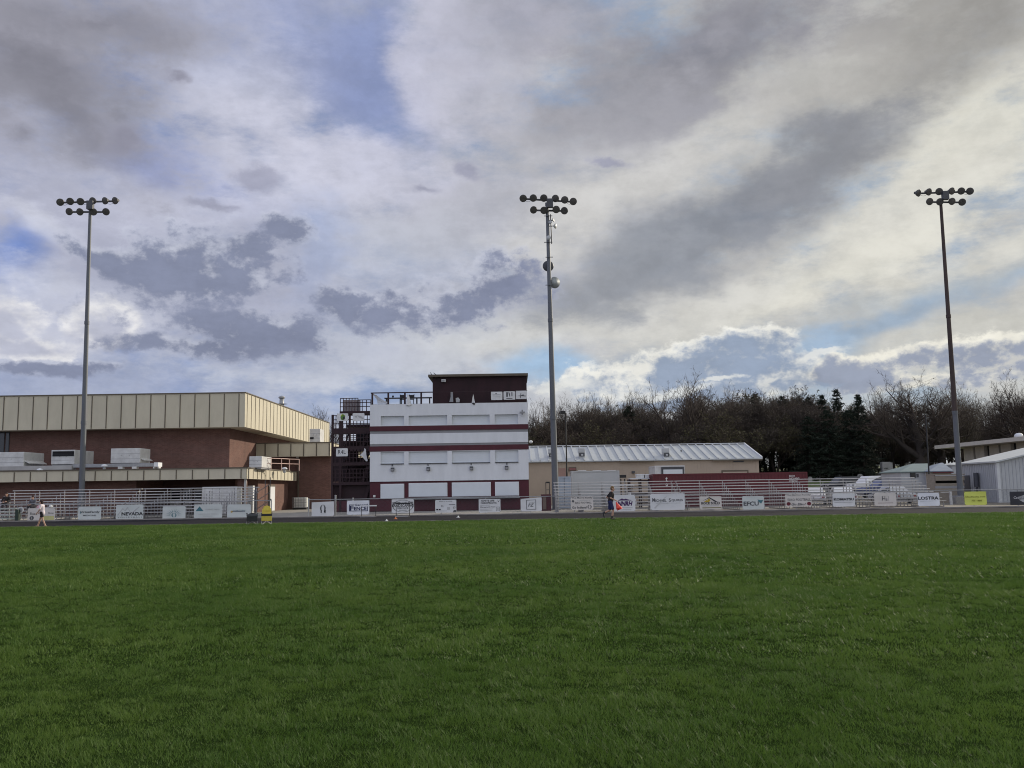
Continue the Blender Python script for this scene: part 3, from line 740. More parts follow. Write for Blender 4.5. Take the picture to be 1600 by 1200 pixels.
# press box
v = 1.2; pu0, pu1 = tp(676, 610, v)[0], tp(823, 610, v)[0]; pz1 = tp(750, 588.5, v)[1]
mb = MB(); mb.box(pu0, pu1, v, TD - .4, zr + .05, pz1); mb.build('press_box', mat('dark_maroon_siding', (.020, .005, .008), .7, var=.5, scale=1.4, stretch=(1, 1, .35)), **tk)
mb = MB(); mb.box(pu0 - .35, pu1 + .12, v - .35, TD - .1, pz1 + .002, pz1 + .20); mb.build('roof', M_batten, **tk)
mb = MB(); tbox(mb, 689.8, 696.3, 592.5, 596.5, v - .28, .27); w = mb.build('air_unit', M_hvac, **tk)
mb = MB(); tbox(mb, 690.6, 694.5, 593.3, 595.8, v - .30, .018); mb.build('grille', M_grey, parent=w, local=True)
for a, b in ((672.5, 582), (677.5, 582.5)):
    u, z = tp(a, b, v); mb = MB(); mb.tube((pu0 - .05 + (.35 if a > 675 else 0), v, pz1 + .2), (u, v, z), .03, n=6); mb.build('antenna', M_dgrey, **tk)
u, z = tp(816, 645); mb = MB(); mb.tube((u, -.3, z), (u, .0, z), .07, n=8); w = mb.build('camera_arm', M_dgrey, **tk)
mb = MB(); mb.box(u - .22, u + .22, -.42, -.26, z - .06, z + .07); mb.box(u - .06, u + .06, -.40, -.28, z - .22, z + .22); mb.build('camera_head', M_grey, parent=w, local=True)
u, z = tp(829, 690); mb = MB(); mb.ball((TW + .22, .4, z), .16, .16, .13); mb.build('dome_camera', M_white, smooth=True, **tk)

# ---- steel staircase beside the tower
st = thing('steel_staircase', 'dark maroon open steel staircase zigzagging up beside the press box tower', 'staircase', TROOT, TANG)
sk = dict(parent=st, local=True)
SV = 1.0
su0 = tp(519.5, 700, SV)[0]; su1 = -.08
lv = {k: tp(550, y, SV)[1] for k, y in dict(top=642.5, a=669, b=697.5, c=722.5, d=753).items()}
SD = 4.2                                                # depth of the stair
M_st = M_maroon_d
for u in (su0, (su0 * .79), su1):
    for vv in (SV, SV + SD):
        top = lv['a'] + 1.15 if u < su0 * .9 else lv['top'] + (.0 if u < -1 else 0)
        mb = MB(); mb.box(u - .09, u + .09, vv - .09, vv + .09, 0, top); mb.build('post', M_st, **sk)
for k, z in lv.items():
    a = su0 if k != 'top' else tp(531, 642, SV)[0]
    th = .42 if k in 'ab' else .26
    mb = MB(); mb.box(a, su1, SV - .1, SV + 1.4, z - th, z); mb.build('landing', M_st, **sk)
    mb = MB(); mb.box(a, su1, SV + SD - 1.3, SV + SD, z - th - .9, z - .9); mb.build('landing', M_st, **sk)
def flight(u0, z0, u1, z1, v, w=1.1, n=9):
    mb = MB()
    for s in (0, w): mb.bar((u0, v + s, z0), (u1, v + s, z1), .06, .26)
    for k in range(n):
        t = (k + .5) / n; mb.box(u0 + (u1-u0)*t - .15, u0 + (u1-u0)*t + .15, v + .02, v + w - .02, z0 + (z1-z0)*t - .02, z0 + (z1-z0)*t + .03)
    return mb.build('stair_flight', M_st, **sk)
um0, um1 = su0 * .76, su0 * .26
for (za, zb) in ((lv['b'], lv['a']), (lv['c'], lv['b']), (lv['d'], lv['c']), (0, lv['d'])):
    mz = (za + zb) / 2
    # flights seen from the front: treads stacked one over the other, running away from the viewer
    mb = MB()
    n = 8
    for k in range(n):
        t = (k + .5) / n
        mb.box(um0, um1, SV + 1.3 + 2.0*t - .14, SV + 1.3 + 2.0*t + .14, za + (zb - za)*t - .03, za + (zb - za)*t + .03)
    for u in (um0, um1): mb.bar((u, SV + 1.3, za), (u, SV + 3.3, zb), .06, .28)
    mb.build('stair_flight', M_st, **sk)
    flight(um1 + .05, za, su1 - .12, zb, SV + .15, 1.0, 7)
def railing(a, b, z, h=1.07, n=11, v=SV - .1):
    mb = MB()
    for k in range(n + 1):
        u = a + (b - a)*k/n; mb.box(u - .03, u + .03, v, v + .06, z, z + h)
    for zz in (.38, .72, h): mb.box(a, b, v + .005, v + .055, z + zz - .03, z + zz + .03)
    return mb.build('railing', M_st, **sk)
for k in 'abcd': railing(su0, su1, lv[k])
ct = tp(545, 622.5, SV)[1] - lv['top']
railing(tp(532, 640, SV)[0], tp(559.5, 640, SV)[0], lv['top'], ct, 6); railing(tp(559.5, 640, SV)[0], su1, lv['top'], ct - .15, 3)
mb = MB(); mb.box(tp(532.5, 640, SV)[0], tp(559.5, 640, SV)[0], SV + 1.2, SV + 1.23, lv['top'], lv['top'] + ct); mb.build('mesh_screen', mat('mesh_screen', (.20, .18, .19), .8, var=.5, scale=9), **sk)
for a, b, c, d in ((519.5, 533, 669, 700), (533, 578, 722, 753)):
    mb = MB(); tbox(mb, a, b, c, d, SV + SD - .1, .06); mb.build('back_screen', M_st, **sk) if a > 530 else None
for a, b, c, d in ((519.8, 532.5, 700, 753), (556, 578, 675, 697.5), (533, 560, 700, 722)):
    mb = MB(); tbox(mb, a, b, c, d, SV + SD - .25, .06); mb.build('back_screen', M_dgrey if a > 550 else M_st, **sk)
mb = MB(); mb.box(su0, su1, SV + .4, SV + .5, 0, lv['d'] - .26); mb.build('skirt_wall', M_maroon_d, **sk)
mb = MB(); mb.box(su0, su1, SV - .06, SV - .02, .05, .9); mb.build('kick_panel', M_maroon, **sk)

# ------------------------------------------------------------------ long metal building
EY = 95.0
ez = at(1000, 720, EY).z; ex1 = at(1190.5, 718, EY).x; RY = ex1 / ((1160.5 - 800) / FPX) * 1.0
rz_ = at(1160, 695.3, RY).z; ex0 = -1.0
met = thing('metal_building', 'long low tan building with a pale ribbed metal roof', 'building', (12, EY + 8, 0))
mb = MB(); mb.box(ex0 + .2, ex1 - .25, EY + .35, 2*RY - EY - .35, 0, ez - .02)
for s in (ex1 - .35,): mb.prism([(0, 0), (2*(RY - EY) - .7, 0), (RY - EY - .35, rz_ - ez - .12)], (s, EY + .35, ez - .02), (0, 1, 0), (0, 0, 1), (.1, 0, 0))
mb.build('wall', M_tan, met)
mb = MB()
x = ex0 + .3
while x < ex1 - .3: mb.box(x, x + .07, EY + .32, EY + .348, .1, ez - .05); x += .3
mb.build('siding_rib', M_tan, met)
mb = MB(); dirr = Vector((0, RY - EY, rz_ - ez)); nr = Vector((0, -(rz_ - ez), RY - EY)).normalized()
mb.cur = 0
mb.add([(ex0, EY, ez), (ex1, EY, ez), (ex1, RY, rz_), (ex0, RY, rz_), (ex0, EY, ez + .1), (ex1, EY, ez + .1), (ex1, RY, rz_ + .1), (ex0, RY, rz_ + .1)], [(0,3,2,1),(4,5,6,7),(0,1,5,4),(1,2,6,5),(3,0,4,7)])
mb.add([(ex0, 2*RY-EY, ez), (ex1, 2*RY-EY, ez), (ex1, RY + .01, rz_), (ex0, RY + .01, rz_), (ex0, 2*RY-EY, ez + .1), (ex1, 2*RY-EY, ez + .1), (ex1, RY + .01, rz_ + .1), (ex0, RY + .01, rz_ + .1)], [(0,1,2,3),(7,6,5,4),(0,4,5,1),(1,5,6,2)])
x = ex0 + .1
while x < ex1:
    mb.bar((x, EY - .02, ez + .13), (x, RY - .1, rz_ + .13), .12, .12); x += .92
mb.build('roof', M_mroof, met)
mb = MB(); mb.box(ex0, ex1, RY - .18, RY + .18, rz_ + .17, rz_ + .24); mb.bar((ex1 + .02, EY, ez + .12), (ex1 + .02, RY, rz_ + .12), .1, .3); mb.build('ridge_cap', M_white, met)
g0 = at(1113, 720, EY).x
mb = MB(); mb.box(g0, ex1, EY - .12, EY - .005, ez - .14, ez - .01); mb.build('gutter', M_batten, met)
mb = MB(); mb.box(at(970, 720, EY).x, at(1022, 720, EY).x, EY - .12, EY - .005, ez - .12, ez - .01); mb.build('gutter', M_batten, met)
mb = MB(); pbox(mb, 1128, 1170, 734.5, 760, EY + .24, .1); dd = mb.build('door', M_batten, met)
mb = MB(); pbox(mb, 1130, 1168, 737, 760, EY + .2, .035); mb.build('door_panel', M_tan, dd)
mb = MB(); pbox(mb, 1146, 1162, 720, 722, EY + .25, .06); mb.build('light_fitting', M_dgrey, met)
mb = MB(); pbox(mb, 987.5, 992, 736, 739.5, EY + .1, .24); mb.build('light_fitting', M_dgrey, met)
mb = MB(); pbox(mb, 873, 884, 731.5, 745, EY + .3, .04); mb.build('vent_panel', mat('reddish_panel', (.30, .19, .16), .7), met)
for x0, x1, yb, l in ((857, 865, 716, 'grey roof cooler partly behind the tall light pole'), (904, 914, 715, 'grey roof cooler with a dark fan face right of the street lamp'), (1036, 1046, 715, 'grey roof cooler on the middle of the ribbed roof')):
    Y = EY + 1.3; p = at((x0 + x1)/2, yb - 1, Y)
    t = thing('roof_cooler', l, 'cooler', p, group='coolers on the ribbed roof')
    w = at(x1, yb, Y).x - at(x0, yb, Y).x
    mb = MB(); mb.box(-w/2, w/2, -.2, .9, .42, .92); bevel(mb.build('casing', M_gshed, t, local=True), .05)
    mb = MB(); mb.box(-w/2 + .04, w/2 - .04, -.26, -.205, .06, .40); mb.build('fan_face', M_dgrey, t, local=True)
    mb = MB(); mb.box(-w*.12, w*.2, -.30, -.265, .12, .3); mb.build('fan_hub', M_gshed, t, local=True)
    mb = MB(); mb.box(-w/2 + .05, w/2 - .05, -.19, .8, -.4, .41); mb.build('stand', M_gshed, t, local=True)
p = at(1064.5, 711, EY + 3.5); t = thing('vent_pipe', 'thin vent pipe on the ribbed roof beyond the coolers', 'pipe', p)
mb = MB(); mb.tube((0,0,-.3), (0,0,.5), .05, n=8); mb.build('pipe', M_dgrey, t, local=True); mb = MB(); mb.lathe((0,0,.48), (0,0,1), [(0,.06),(.02,.1),(.1,.02)], 10); mb.build('cap', M_dgrey, t, local=True)
# red sign board on the wall
p = at(894, 733, EY); t = thing('wall_sign', 'small dark red board fixed high on the tan wall', 'sign', p)
mb = MB(); pbox(mb, 888.5, 900.5, 730, 736, EY + .18, .1); mb.build('board', M_batten, t); mb = MB(); pbox(mb, 889.5, 899.5, 731, 734.8, EY + .15, .025); mb.build('face', mat('brick_red_sign', (.22, .09, .085), .6), t)

# ------------------------------------------------------------------ things standing in the yard
def container(name, label, cat, x0, x1, ytop, Y, dep, m, rib=.28, trim=None, z0=0.0):
    X0 = at(x0, ytop + 10, Y).x; X1 = at(x1, ytop + 10, Y).x; Z = at((x0 + x1)/2, ytop, Y).z
    t = thing(name, label, cat, ((X0 + X1)/2, Y + dep/2, z0))
    mb = MB(); mb.box(X0 + .04, X1 - .04, Y + .04, Y + dep - .04, z0 + .14, Z - .05)
    if rib:
        x = X0 + .25
        while x < X1 - .25: mb.box(x, x + rib*.45, Y + .004, Y + .038, z0 + .2, Z - .16); x += rib
        y = Y + .25
        while y < Y + dep - .25: mb.box(X0 + .004, X0 + .038, y, y + rib*.45, z0 + .2, Z - .16); mb.box(X1 - .038, X1 - .004, y, y + rib*.45, z0 + .2, Z - .16); y += rib
    mb.build('body', m, t)
    mb = MB()
    for xx in (X0, X1 - .12):
        for yy in (Y, Y + dep - .12): mb.box(xx, xx + .12, yy, yy + .12, z0, Z)
    for yy in (Y, Y + dep - .12): mb.box(X0 + .12, X1 - .12, yy, yy + .12, Z - .12, Z); mb.box(X0 + .12, X1 - .12, yy, yy + .12, z0 + .02, z0 + .16)
    for xx in (X0, X1 - .12): mb.box(xx, xx + .12, Y + .12, Y + dep - .12, Z - .12, Z); mb.box(xx, xx + .12, Y + .12, Y + dep - .12, z0 + .02, z0 + .16)
    mb.build('frame', trim or m, t)
    mb = MB(); mb.box(X0 + .12, X1 - .12, Y + .12, Y + dep - .12, Z - .04, Z - .005); mb.build('roof', trim or m, t)
    return t, X0, X1, Z
t, X0, X1, Z = container('shipping_container', 'long maroon shipping container behind the bleachers with small white lettering', 'container', 1020, 1262, 739, 75.5, 2.5, M_redbox)
def letters(parent, body, px, py, Y, h_px, w_px, m, bold=.0, shear=.0, name='lettering'):
    vs, fs = text_mesh(body, h_px / FPX * Y, w_px / FPX * Y if w_px else None, bold, shear)
    if not vs: return
    p = at(px, py, Y); mb = MB(); mb.add([(v[0] + p.x, Y, v[2] + p.z) for v in vs], fs)
    return mb.build(name, m, parent, fix=False)
M_ink_w = mat('white_lettering', (.62, .60, .58), .7, var=.15, scale=6)
for s, y, w in (('ELKO', 743.6, 9), ('INDIANS', 747.4, 16), ('ATHLETICS', 751.4, 13)): letters(t, s, 1233 + w/2, y, 75.49, 2.6, w, M_ink_w, .01)
letters(t, 't', 1041.5, 749, 75.49, 8, 3.4, M_ink_w, .02); letters(t, 'o', 1041.8, 757.5, 75.49, 4.5, 3.6, M_ink_w, .02)
# semi trailer, utility box, white box truck behind the container
t, X0, X1, Z = container('storage_trailer', 'plain grey box trailer parked against the tan wall behind the bleachers', 'trailer', 893, 968, 735.5, 82, 2.5, M_gshed, rib=0)
for k in range(3):
    mb = MB(); pbox(mb, 903 + 23*k, 916 + 23*k, 734.9, 735.9, 81.97, .06); mb.build('edge_rail', M_white, t)
t, X0, X1, Z = container('electrical_cabinet', 'blue grey electrical cabinet at the foot of the tall light pole', 'cabinet', 872, 892, 744.5, 78, 1.4, mat('blue_grey_metal', (.30, .34, .40), .5, var=.1), rib=0)
mb = MB(); pbox(mb, 881.7, 882.2, 746, 790, 77.985, .02); mb.build('door_gap', M_dgrey, t)
t, X0, X1, Z = container('box_truck_body', 'white box truck body standing behind the maroon container', 'truck', 1023.5, 1070, 727.3, 86, 4.0, M_hvac, rib=0)
mb = MB(); pbox(mb, 1034, 1069.5, 729.5, 770, 85.9, .09); fr = mb.build('door_frame', M_dgrey, t)
mb = MB(); pbox(mb, 1037, 1067, 733.5, 770, 85.84, .05); mb.build('roller_door', M_shut, fr)
# maroon rack with two white chests
p = at(1000, 790, 78); t = thing('storage_rack', 'maroon steel rack with a white top board beside the maroon container', 'rack', (p.x, 78, 0))
rx0, rx1, rz = at(983, 748, 77.5).x, at(1017.5, 748, 77.5).x, at(1000, 747.5, 77.5).z
for xx in (rx0, (rx0 + rx1)/2, rx1 - .1):
    for yy in (77.5, 78.6): mb = MB(); mb.box(xx, xx + .1, yy, yy + .1, 0, rz - .06); mb.build('post', M_maroon_d, t)
for z in (rz - .1, rz - .62, rz - 1.2, .5): mb = MB(); mb.box(rx0 - .05, rx1 + .05, 77.45, 78.75, z - .16, z - .04); mb.build('shelf', M_maroon_d, t)
mb = MB(); mb.box(rx0 + .1, rx1 + .05, 77.4, 78.75, rz - .05, rz + .02); mb.build('top_board', M_white, t)
for a, b, l in ((995, 1006.5, 'white storage chest on the maroon rack, nearer the light pole'), (1008, 1017, 'white storage chest on the maroon rack, next to the maroon container')):
    xa, xb, zt = at(a, 744, 77.6).x, at(b, 744, 77.6).x, at(a, 741, 77.6).z
    t = thing('storage_chest', l, 'chest', ((xa + xb)/2, 78, rz + .02), group='white chests on the rack')
    mb = MB(); mb.box(xa, xb, 77.6, 78.4, rz + .022, zt - .07); bevel(mb.build('body', M_hvac, t), .02)
    mb = MB(); mb.box(xa - .03, xb + .03, 77.57, 78.43, zt - .068, zt); bevel(mb.build('lid', M_white, t), .02)
# dark steel frame by the wall
p = at(972, 790, 84); t = thing('equipment_stand', 'dark steel frame with a top box standing beside the grey trailer', 'frame', (p.x, 84, 0))
for a in (970, 976): mb = MB(); pbox(mb, a, a + 1.6, 748, 797, 84, .15); mb.build('leg', M_blk, t)
mb = MB(); pbox(mb, 968.5, 978.5, 742, 746.5, 83.9, .5); mb.build('top_box', M_blk, t)
mb = MB(); pbox(mb, 969, 978, 757, 758.5, 84.02, .12); mb.build('crossbar', M_blk, t)
# dark gate frame and maroon box between the tower and the bleachers
p = at(855, 795, 73); t = thing('garden_gate', 'dark steel gate frame beside the end of the bleachers', 'gate', (p.x, 73, 0))
for a in (852.7, 858.2): mb = MB(); pbox(mb, a, a + 1.0, 753, 799, 73, .06); mb.build('post', M_blk, t)
mb = MB(); pbox(mb, 853.5, 859, 752.6, 755, 72.98, .1); mb.build('head', M_blk, t)
for y in (765, 778): mb = MB(); pbox(mb, 853.8, 858.2, y, y + .8, 73.01, .05); mb.build('rail', M_blk, t)
t, X0, X1, Z = container('equipment_box', 'maroon equipment box with a dark front panel by the bleacher end', 'box', 846, 861, 772.5, 70.5, 1.3, M_maroon, rib=0)
mb = MB(); pbox(mb, 848, 853.5, 777, 796, 70.48, .015); mb.build('panel', mat('brown_panel', (.16, .12, .10), .8), t)
# white storage shed in the porch
t, X0, X1, Z = container('storage_shed', 'white panelled storage shed tucked under the entrance porch', 'shed', 316, 370, 760.5, 74.3, 2.2, M_hvac, rib=.9)
mb = MB(); pbox(mb, 342.5, 343, 762, 796, 74.285, .02); mb.build('door_gap', M_grey, t)
# white box standing in for the sunlit door in the recess
t, X0, X1, Z = container('sunlit_door_box', 'tall narrow white box for the sunlit door in the recess beside the porch column', 'cabinet', 386.5, 395, 758.8, 77.4, .55, M_hvac, rib=0)
mb = MB(); mb.box(X1 + .002, X1 + .02, 77.46, 77.9, .2, Z - .15); mb.build('door', M_white, t)
# caged water tank
p = at(468, 794, 91); t = thing('water_tank', 'white caged water tank on a dark pallet below the rear brick wall', 'tank', (p.x, 91.5, 0))
tx0, tx1, tz = at(457.5, 780, 91).x, at(479, 780, 91).x, at(468, 777, 91).z
mb = MB(); mb.box(tx0 + .06, tx1 - .06, 91.06, 92.0, .2, tz - .03); bevel(mb.build('tank', mat('milky_plastic', (.62, .63, .60), .5, var=.08), t), .08)
mb = MB()
for k in range(6): x = tx0 + (tx1 - tx0)*k/5; mb.box(x - .018, x + .018, 91.0, 91.04, .15, tz)
for k in range(5): z = .2 + (tz - .22)*k/4; mb.box(tx0, tx1, 90.97, 91.0, z - .018, z + .018)
mb.build('cage', M_galv, t)
mb = MB(); mb.box(tx0, tx1, 91.0, 92.05, 0, .17); mb.build('pallet', M_blk, t)

# ------------------------------------------------------------------ buildings on the right
SX, SY, SY2 = 39.9, 76.0, 82.0
SZ = at(1553, 722, SY).z
sh_ = thing('metal_shed', 'grey ribbed metal shed with a dark doorway at the field corner', 'building', (46, 80, 0))
GW = 16.0; GR = .215
mb = MB()
mb.box(SX, SX + .12, SY + .12, SY2, 0, SZ)
mb.prism([(0, 0), (3.05, 0), (3.05, SZ + 3.05*GR), (0, SZ)], (SX, SY, 0), (1, 0, 0), (0, 0, 1), (0, .12, 0))
mb.prism([(3.05, 2.75), (5.9, 2.75), (5.9, SZ + 5.9*GR), (3.05, SZ + 3.05*GR)], (SX, SY, 0), (1, 0, 0), (0, 0, 1), (0, .12, 0))
mb.prism([(5.9, 0), (GW, 0), (GW, SZ), (GW/2, SZ + GW/2*GR), (5.9, SZ + 5.9*GR)], (SX, SY, 0), (1, 0, 0), (0, 0, 1), (0, .12, 0))
mb.box(SX + .12, SX + GW, SY2 - .12, SY2, 0, SZ); mb.box(SX + GW - .12, SX + GW, SY + .12, SY2 - .12, 0, SZ)
mb.build('wall', M_gshed, sh_)
mb = MB(); y = SY + .4
while y < SY2 - .2: mb.box(SX - .03, SX - .003, y, y + .06, .05, SZ - .1); y += .3
x = .35
while x < 3.0: mb.box(SX + x, SX + x + .06, SY - .03, SY - .003, .05, SZ + x*GR - .15); x += .3
mb.build('siding_rib', M_gshed, sh_)
mb = MB(); mb.box(SX - .08, SX + .16, SY - .09, SY - .035, 0, SZ - .06); mb.box(SX - .09, SX - .035, SY - .03, SY + .2, 0, SZ - .06); mb.build('corner_trim', mat('pale_trim', (.52, .53, .54), .5, metal=.2), sh_)
mb = MB()
for s in (0, 1):
    xa, xb = (SX - .25, SX + GW/2) if s == 0 else (SX + GW/2, SX + GW + .25)
    za, zb = (SZ - .05, SZ + GW/2*GR) if s == 0 else (SZ + GW/2*GR, SZ - .05)
    mb.add([(xa, SY - .3, za), (xb, SY - .3, zb), (xb, SY2 + .3, zb), (xa, SY2 + .3, za), (xa, SY - .3, za + .12), (xb, SY - .3, zb + .12), (xb, SY2 + .3, zb + .12), (xa, SY2 + .3, za + .12)], [(0,3,2,1),(4,5,6,7),(0,1,5,4),(1,2,6,5),(2,3,7,6),(3,0,4,7)])
mb.build('roof', M_mroof, sh_)
mb = MB(); mb.box(SX + 2.95, SX + 3.045, SY - .05, SY - .003, 0, 2.75); mb.box(SX + 2.95, SX + 6.0, SY - .05, SY - .003, 2.76, 2.9); mb.build('door_frame', M_white, sh_)
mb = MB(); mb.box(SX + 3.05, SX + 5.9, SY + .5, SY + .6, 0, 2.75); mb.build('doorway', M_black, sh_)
mb = MB(); mb.box(SX + 2.8, SX + 6.2, SY - .9, SY - .052, 3.45, 3.52); mb.build('canopy', M_gshed, sh_)
p = at(1533, 750, 79.5)
mb = MB(); mb.tube((SX - .28, 79.0, 1.3), (SX - .28, 79.0, 2.5), .2, n=12); mb.tube((SX - .28, 79.0, .02), (SX - .28, 79.0, 1.3), .09, n=10); mb.build('meter_box', M_dgrey, sh_)
# plain dark grey panel on the side wall
mb = MB(); mb.box(SX - .07, SX - .033, 80.6, 81.9, .1, 2.3); mb.build('dark_panel', M_dgrey, sh_)
# low flat-roofed hall with tall slot windows
HX, HY0, HY1 = 53.0, 92.0, 108.0
hall = thing('flat_roofed_hall', 'flat roofed hall with tall dark slot windows between pale concrete fins', 'building', (58, 100, 0))
hz0 = at(1560, 713, 100).z - 3.5; hz1 = at(1575, 692.5, 97.5).z
mb = MB(); mb.box(HX + .4, HX + 14, HY0, HY1, 0, hz1); mb.build('wall', M_black, hall)
y = HY1 - .1; k = 0
mb = MB()
while y > HY0:
    w = 2.0 if k % 2 == 0 else 2.0
    mb = MB(); mb.box(HX, HX + .39, y - w, y, 0, hz1 - .02); mb.build('fin_panel', mat('pale_concrete_fin', (.40, .36, .30), .85, var=.15), hall)
    y -= w + (.45 if k % 2 == 0 else 1.1); k += 1
mb = MB(); mb.box(HX + .02, HX + 14, HY1 + .01, HY1 + .2, 0, hz1 - .02); mb.build('end_wall', M_fascia, hall)
mb = MB(); mb.box(HX - 2.0, HX + 16, HY0 - 2, HY1 + 3.2, hz1, hz1 + .42); mb.build('roof', mat('pale_roof_edge', (.50, .46, .39), .7), hall)
p = at(1592, 684.5, 95); t = thing('roof_dome_vent', 'small white dome vent on the flat roofed hall', 'vent', (p.x, 95, hz1 + .42))
mb = MB(); mb.tube((0,0,0), (0,0,.18), .3, n=14); mb.build('base', M_galv, t, local=True); mb = MB(); mb.ball((0,0,.22), .42, .42, .3); mb.build('dome', M_white, t, smooth=True, local=True)
# two small sheds with hipped roofs
def hip_shed(label, x0, x1, yb, ye, r0, r1, yr, Y, dep, wm, rm, zg=.0, win=None):
    X0, X1 = at(x0, ye, Y).x, at(x1, ye, Y).x; ze = at((x0+x1)/2, ye, Y).z
    Yr = Y + dep/2; Ra, Rb = at(r0, yr, Yr).x, at(r1, yr, Yr).x; zr_ = at((r0+r1)/2, yr, Yr).z
    t = thing('garden_shed', label, 'shed', ((X0+X1)/2, Y + dep/2, zg), group='small sheds behind the field corner')
    mb = MB(); mb.box(X0 + .15, X1 - .15, Y + .15, Y + dep - .15, 0, ze); mb.build('wall', wm, t)
    mb = MB(); v = [(X0, Y, ze), (X1, Y, ze), (X1, Y + dep, ze), (X0, Y + dep, ze), (Ra, Yr, zr_), (Rb, Yr, zr_), (X0, Y, ze + .08), (X1, Y, ze + .08), (X1, Y + dep, ze + .08), (X0, Y + dep, ze + .08)]
    mb.add(v, [(3,2,1,0),(0,1,7,6),(1,2,8,7),(2,3,9,8),(3,0,6,9),(6,7,5,4),(7,8,5),(8,9,4,5),(9,6,4)]); mb.build('roof', rm, t)
    if win:
        mb = MB(); pbox(mb, *win, Y + .08, .06); w = mb.build('window', M_dgrey, t)
        mb = MB(); pbox(mb, win[0] + .6, win[1] - .6, win[2] + .8, win[3] - .8, Y + .05, .025); mb.build('pane', M_glass, w)
    return t
M_teal = mat('teal_roof', (.15, .20, .20), .6, var=.12); M_bluer = mat('blue_grey_roof', (.19, .225, .275), .6, var=.12)
t = hip_shed('pale grey shed with a teal hipped roof', 1406, 1453, 770, 738, 1426, 1450, 724.3, 88, 5, M_gshed, M_teal, win=(1422.5, 1431, 738.5, 746.5))
mb = MB(); pbox(mb, 1432.5, 1435.5, 740.5, 745.5, 88.08, .06); mb.build('vent_panel', M_dgrey, t)
mb = MB(); pbox(mb, 1447.5, 1450.5, 737, 770, 88.05, .08); mb.build('corner_post', M_white, t)
t = hip_shed('pale shed with a blue grey pyramid roof left of the corner light pole', 1452, 1490, 770, 737, 1470, 1473, 723.0, 87, 4.6, M_wood, M_bluer)
mb = MB(); pbox(mb, 1458, 1490, 737.3, 739.0, 86.9, .06); mb.build('fascia_board', M_redbox, t)
t = hip_shed('small white shed half hidden behind the corner light pole', 1486, 1512, 770, 727, 1494, 1500, 722, 92, 4, M_gshed, M_mroof)
# open timber stall beside the light pole
p = at(1480, 790, 79); t = thing('timber_stall', 'tan timber stall with an open dark counter gap beside the corner light pole', 'stall', (p.x, 79, 0))
for y0, y1, m in ((741.5, 743.5, M_white), (743.6, 750.8, M_wood), (755, 759, M_wood), (759.2, 763, M_grey), (763.2, 797, M_wood)):
    mb = MB(); pbox(mb, 1462, 1507, y0, y1, 79, .12); mb.build('board', m, t)
mb = MB(); pbox(mb, 1462.5, 1506.5, 750.9, 754.9, 79.9, .1); mb.build('back_panel', M_black, t)
for x0 in (1461.5, 1506): mb = MB(); pbox(mb, x0, x0 + 1, 741.5, 797, 79.121, 1.6); mb.build('side_panel', M_wood, t)
mb = MB(); pbox(mb, 1461, 1508, 740.5, 741.8, 78.9, 2.1); mb.build('roof', M_wood, t)
p = at(1487, 790, 71); t = thing('entrance_gate', 'white post at the open end of the bleachers', 'post', (p.x, 71, 0))
mb = MB(); pbox(mb, 1485, 1488.3, 768, 796, 71, .15); mb.build('post', M_hvac, t); mb = MB(); pbox(mb, 1470, 1484.9, 768.5, 769.6, 71.03, .08); mb.build('rail', M_hvac, t)
# ------------------------------------------------------------------ bleachers
def bleacher(name_label, X0, X1, y_front=63.7, first=None):
    """nine rows; seat boards, foot boards, aisle frames"""
    W = X1 - X0
    t = first
    rows, rise, run = 9, .206, .60
    t = thing('bleacher', name_label, 'bleachers', (X0, y_front, .02), group='aluminium bleachers along the track')
    for k in range(rows):
        z = .46 + rise*k; y = run*k
        mb = MB(); mb.box(0.01, W - .01, y, y + .26, z - .05, z); bevel(mb.build('seat', M_alu, t, local=True), .012)
        if k > 0:
            mb = MB(); mb.box(0.01, W - .01, y - .32, y - .03, z - .46, z - .395); mb.build('foot_board', M_alud, t, local=True)
    n = max(2, int(round(W / 1.83)))
    for i in range(n + 1):
        x = .12 + (W - .3) * i / n
        mb = MB()
        for k in range(9):
            mb.box(x - .022, x + .022, run*k + .06, run*k + .11, 0, .415 + rise*k)
        mb.box(x - .024, x + .024, .0, run*8 + .3, 0, .06)
        mb.build('support_frame', M_alud, t, local=True)
    return t
bleacher('bleacher unit nearest the press box tower, in front of the dish laden light pole', 2.95, 11.9)
bleacher('middle bleacher unit in front of the long maroon container', 11.96, 20.9)
bleacher('last bleacher unit before the corner light pole and timber stall', 20.96, 29.8)
bleacher('bleacher unit at the picture edge with spectators sitting on its end', -37.2, -27.6)
bleacher('bleacher unit in front of the gym porch and white storage shed', -27.5, -18.9)
# guard frame at the open end of the unit by the porch
p = Vector((-18.3, 68, 0)); t = thing('guard_rail', 'thin dark guard rail at the open end of the bleachers by the porch', 'railing', p)
for y in (-2.2, 0, 1.2): mb = MB(); mb.tube((.0 + y*.04, y, 0), (.0 + y*.04, y, 2.6 + .2*y), .028, n=7); mb.build('post', M_dgrey, t, local=True)
for z in (.9, 1.5, 2.1): mb = MB(); mb.path([(-.09, -2.2, z - .42), (0, 0, z), (.05, 1.2, z + .24)], .024); mb.build('rail', M_dgrey, t, local=True)
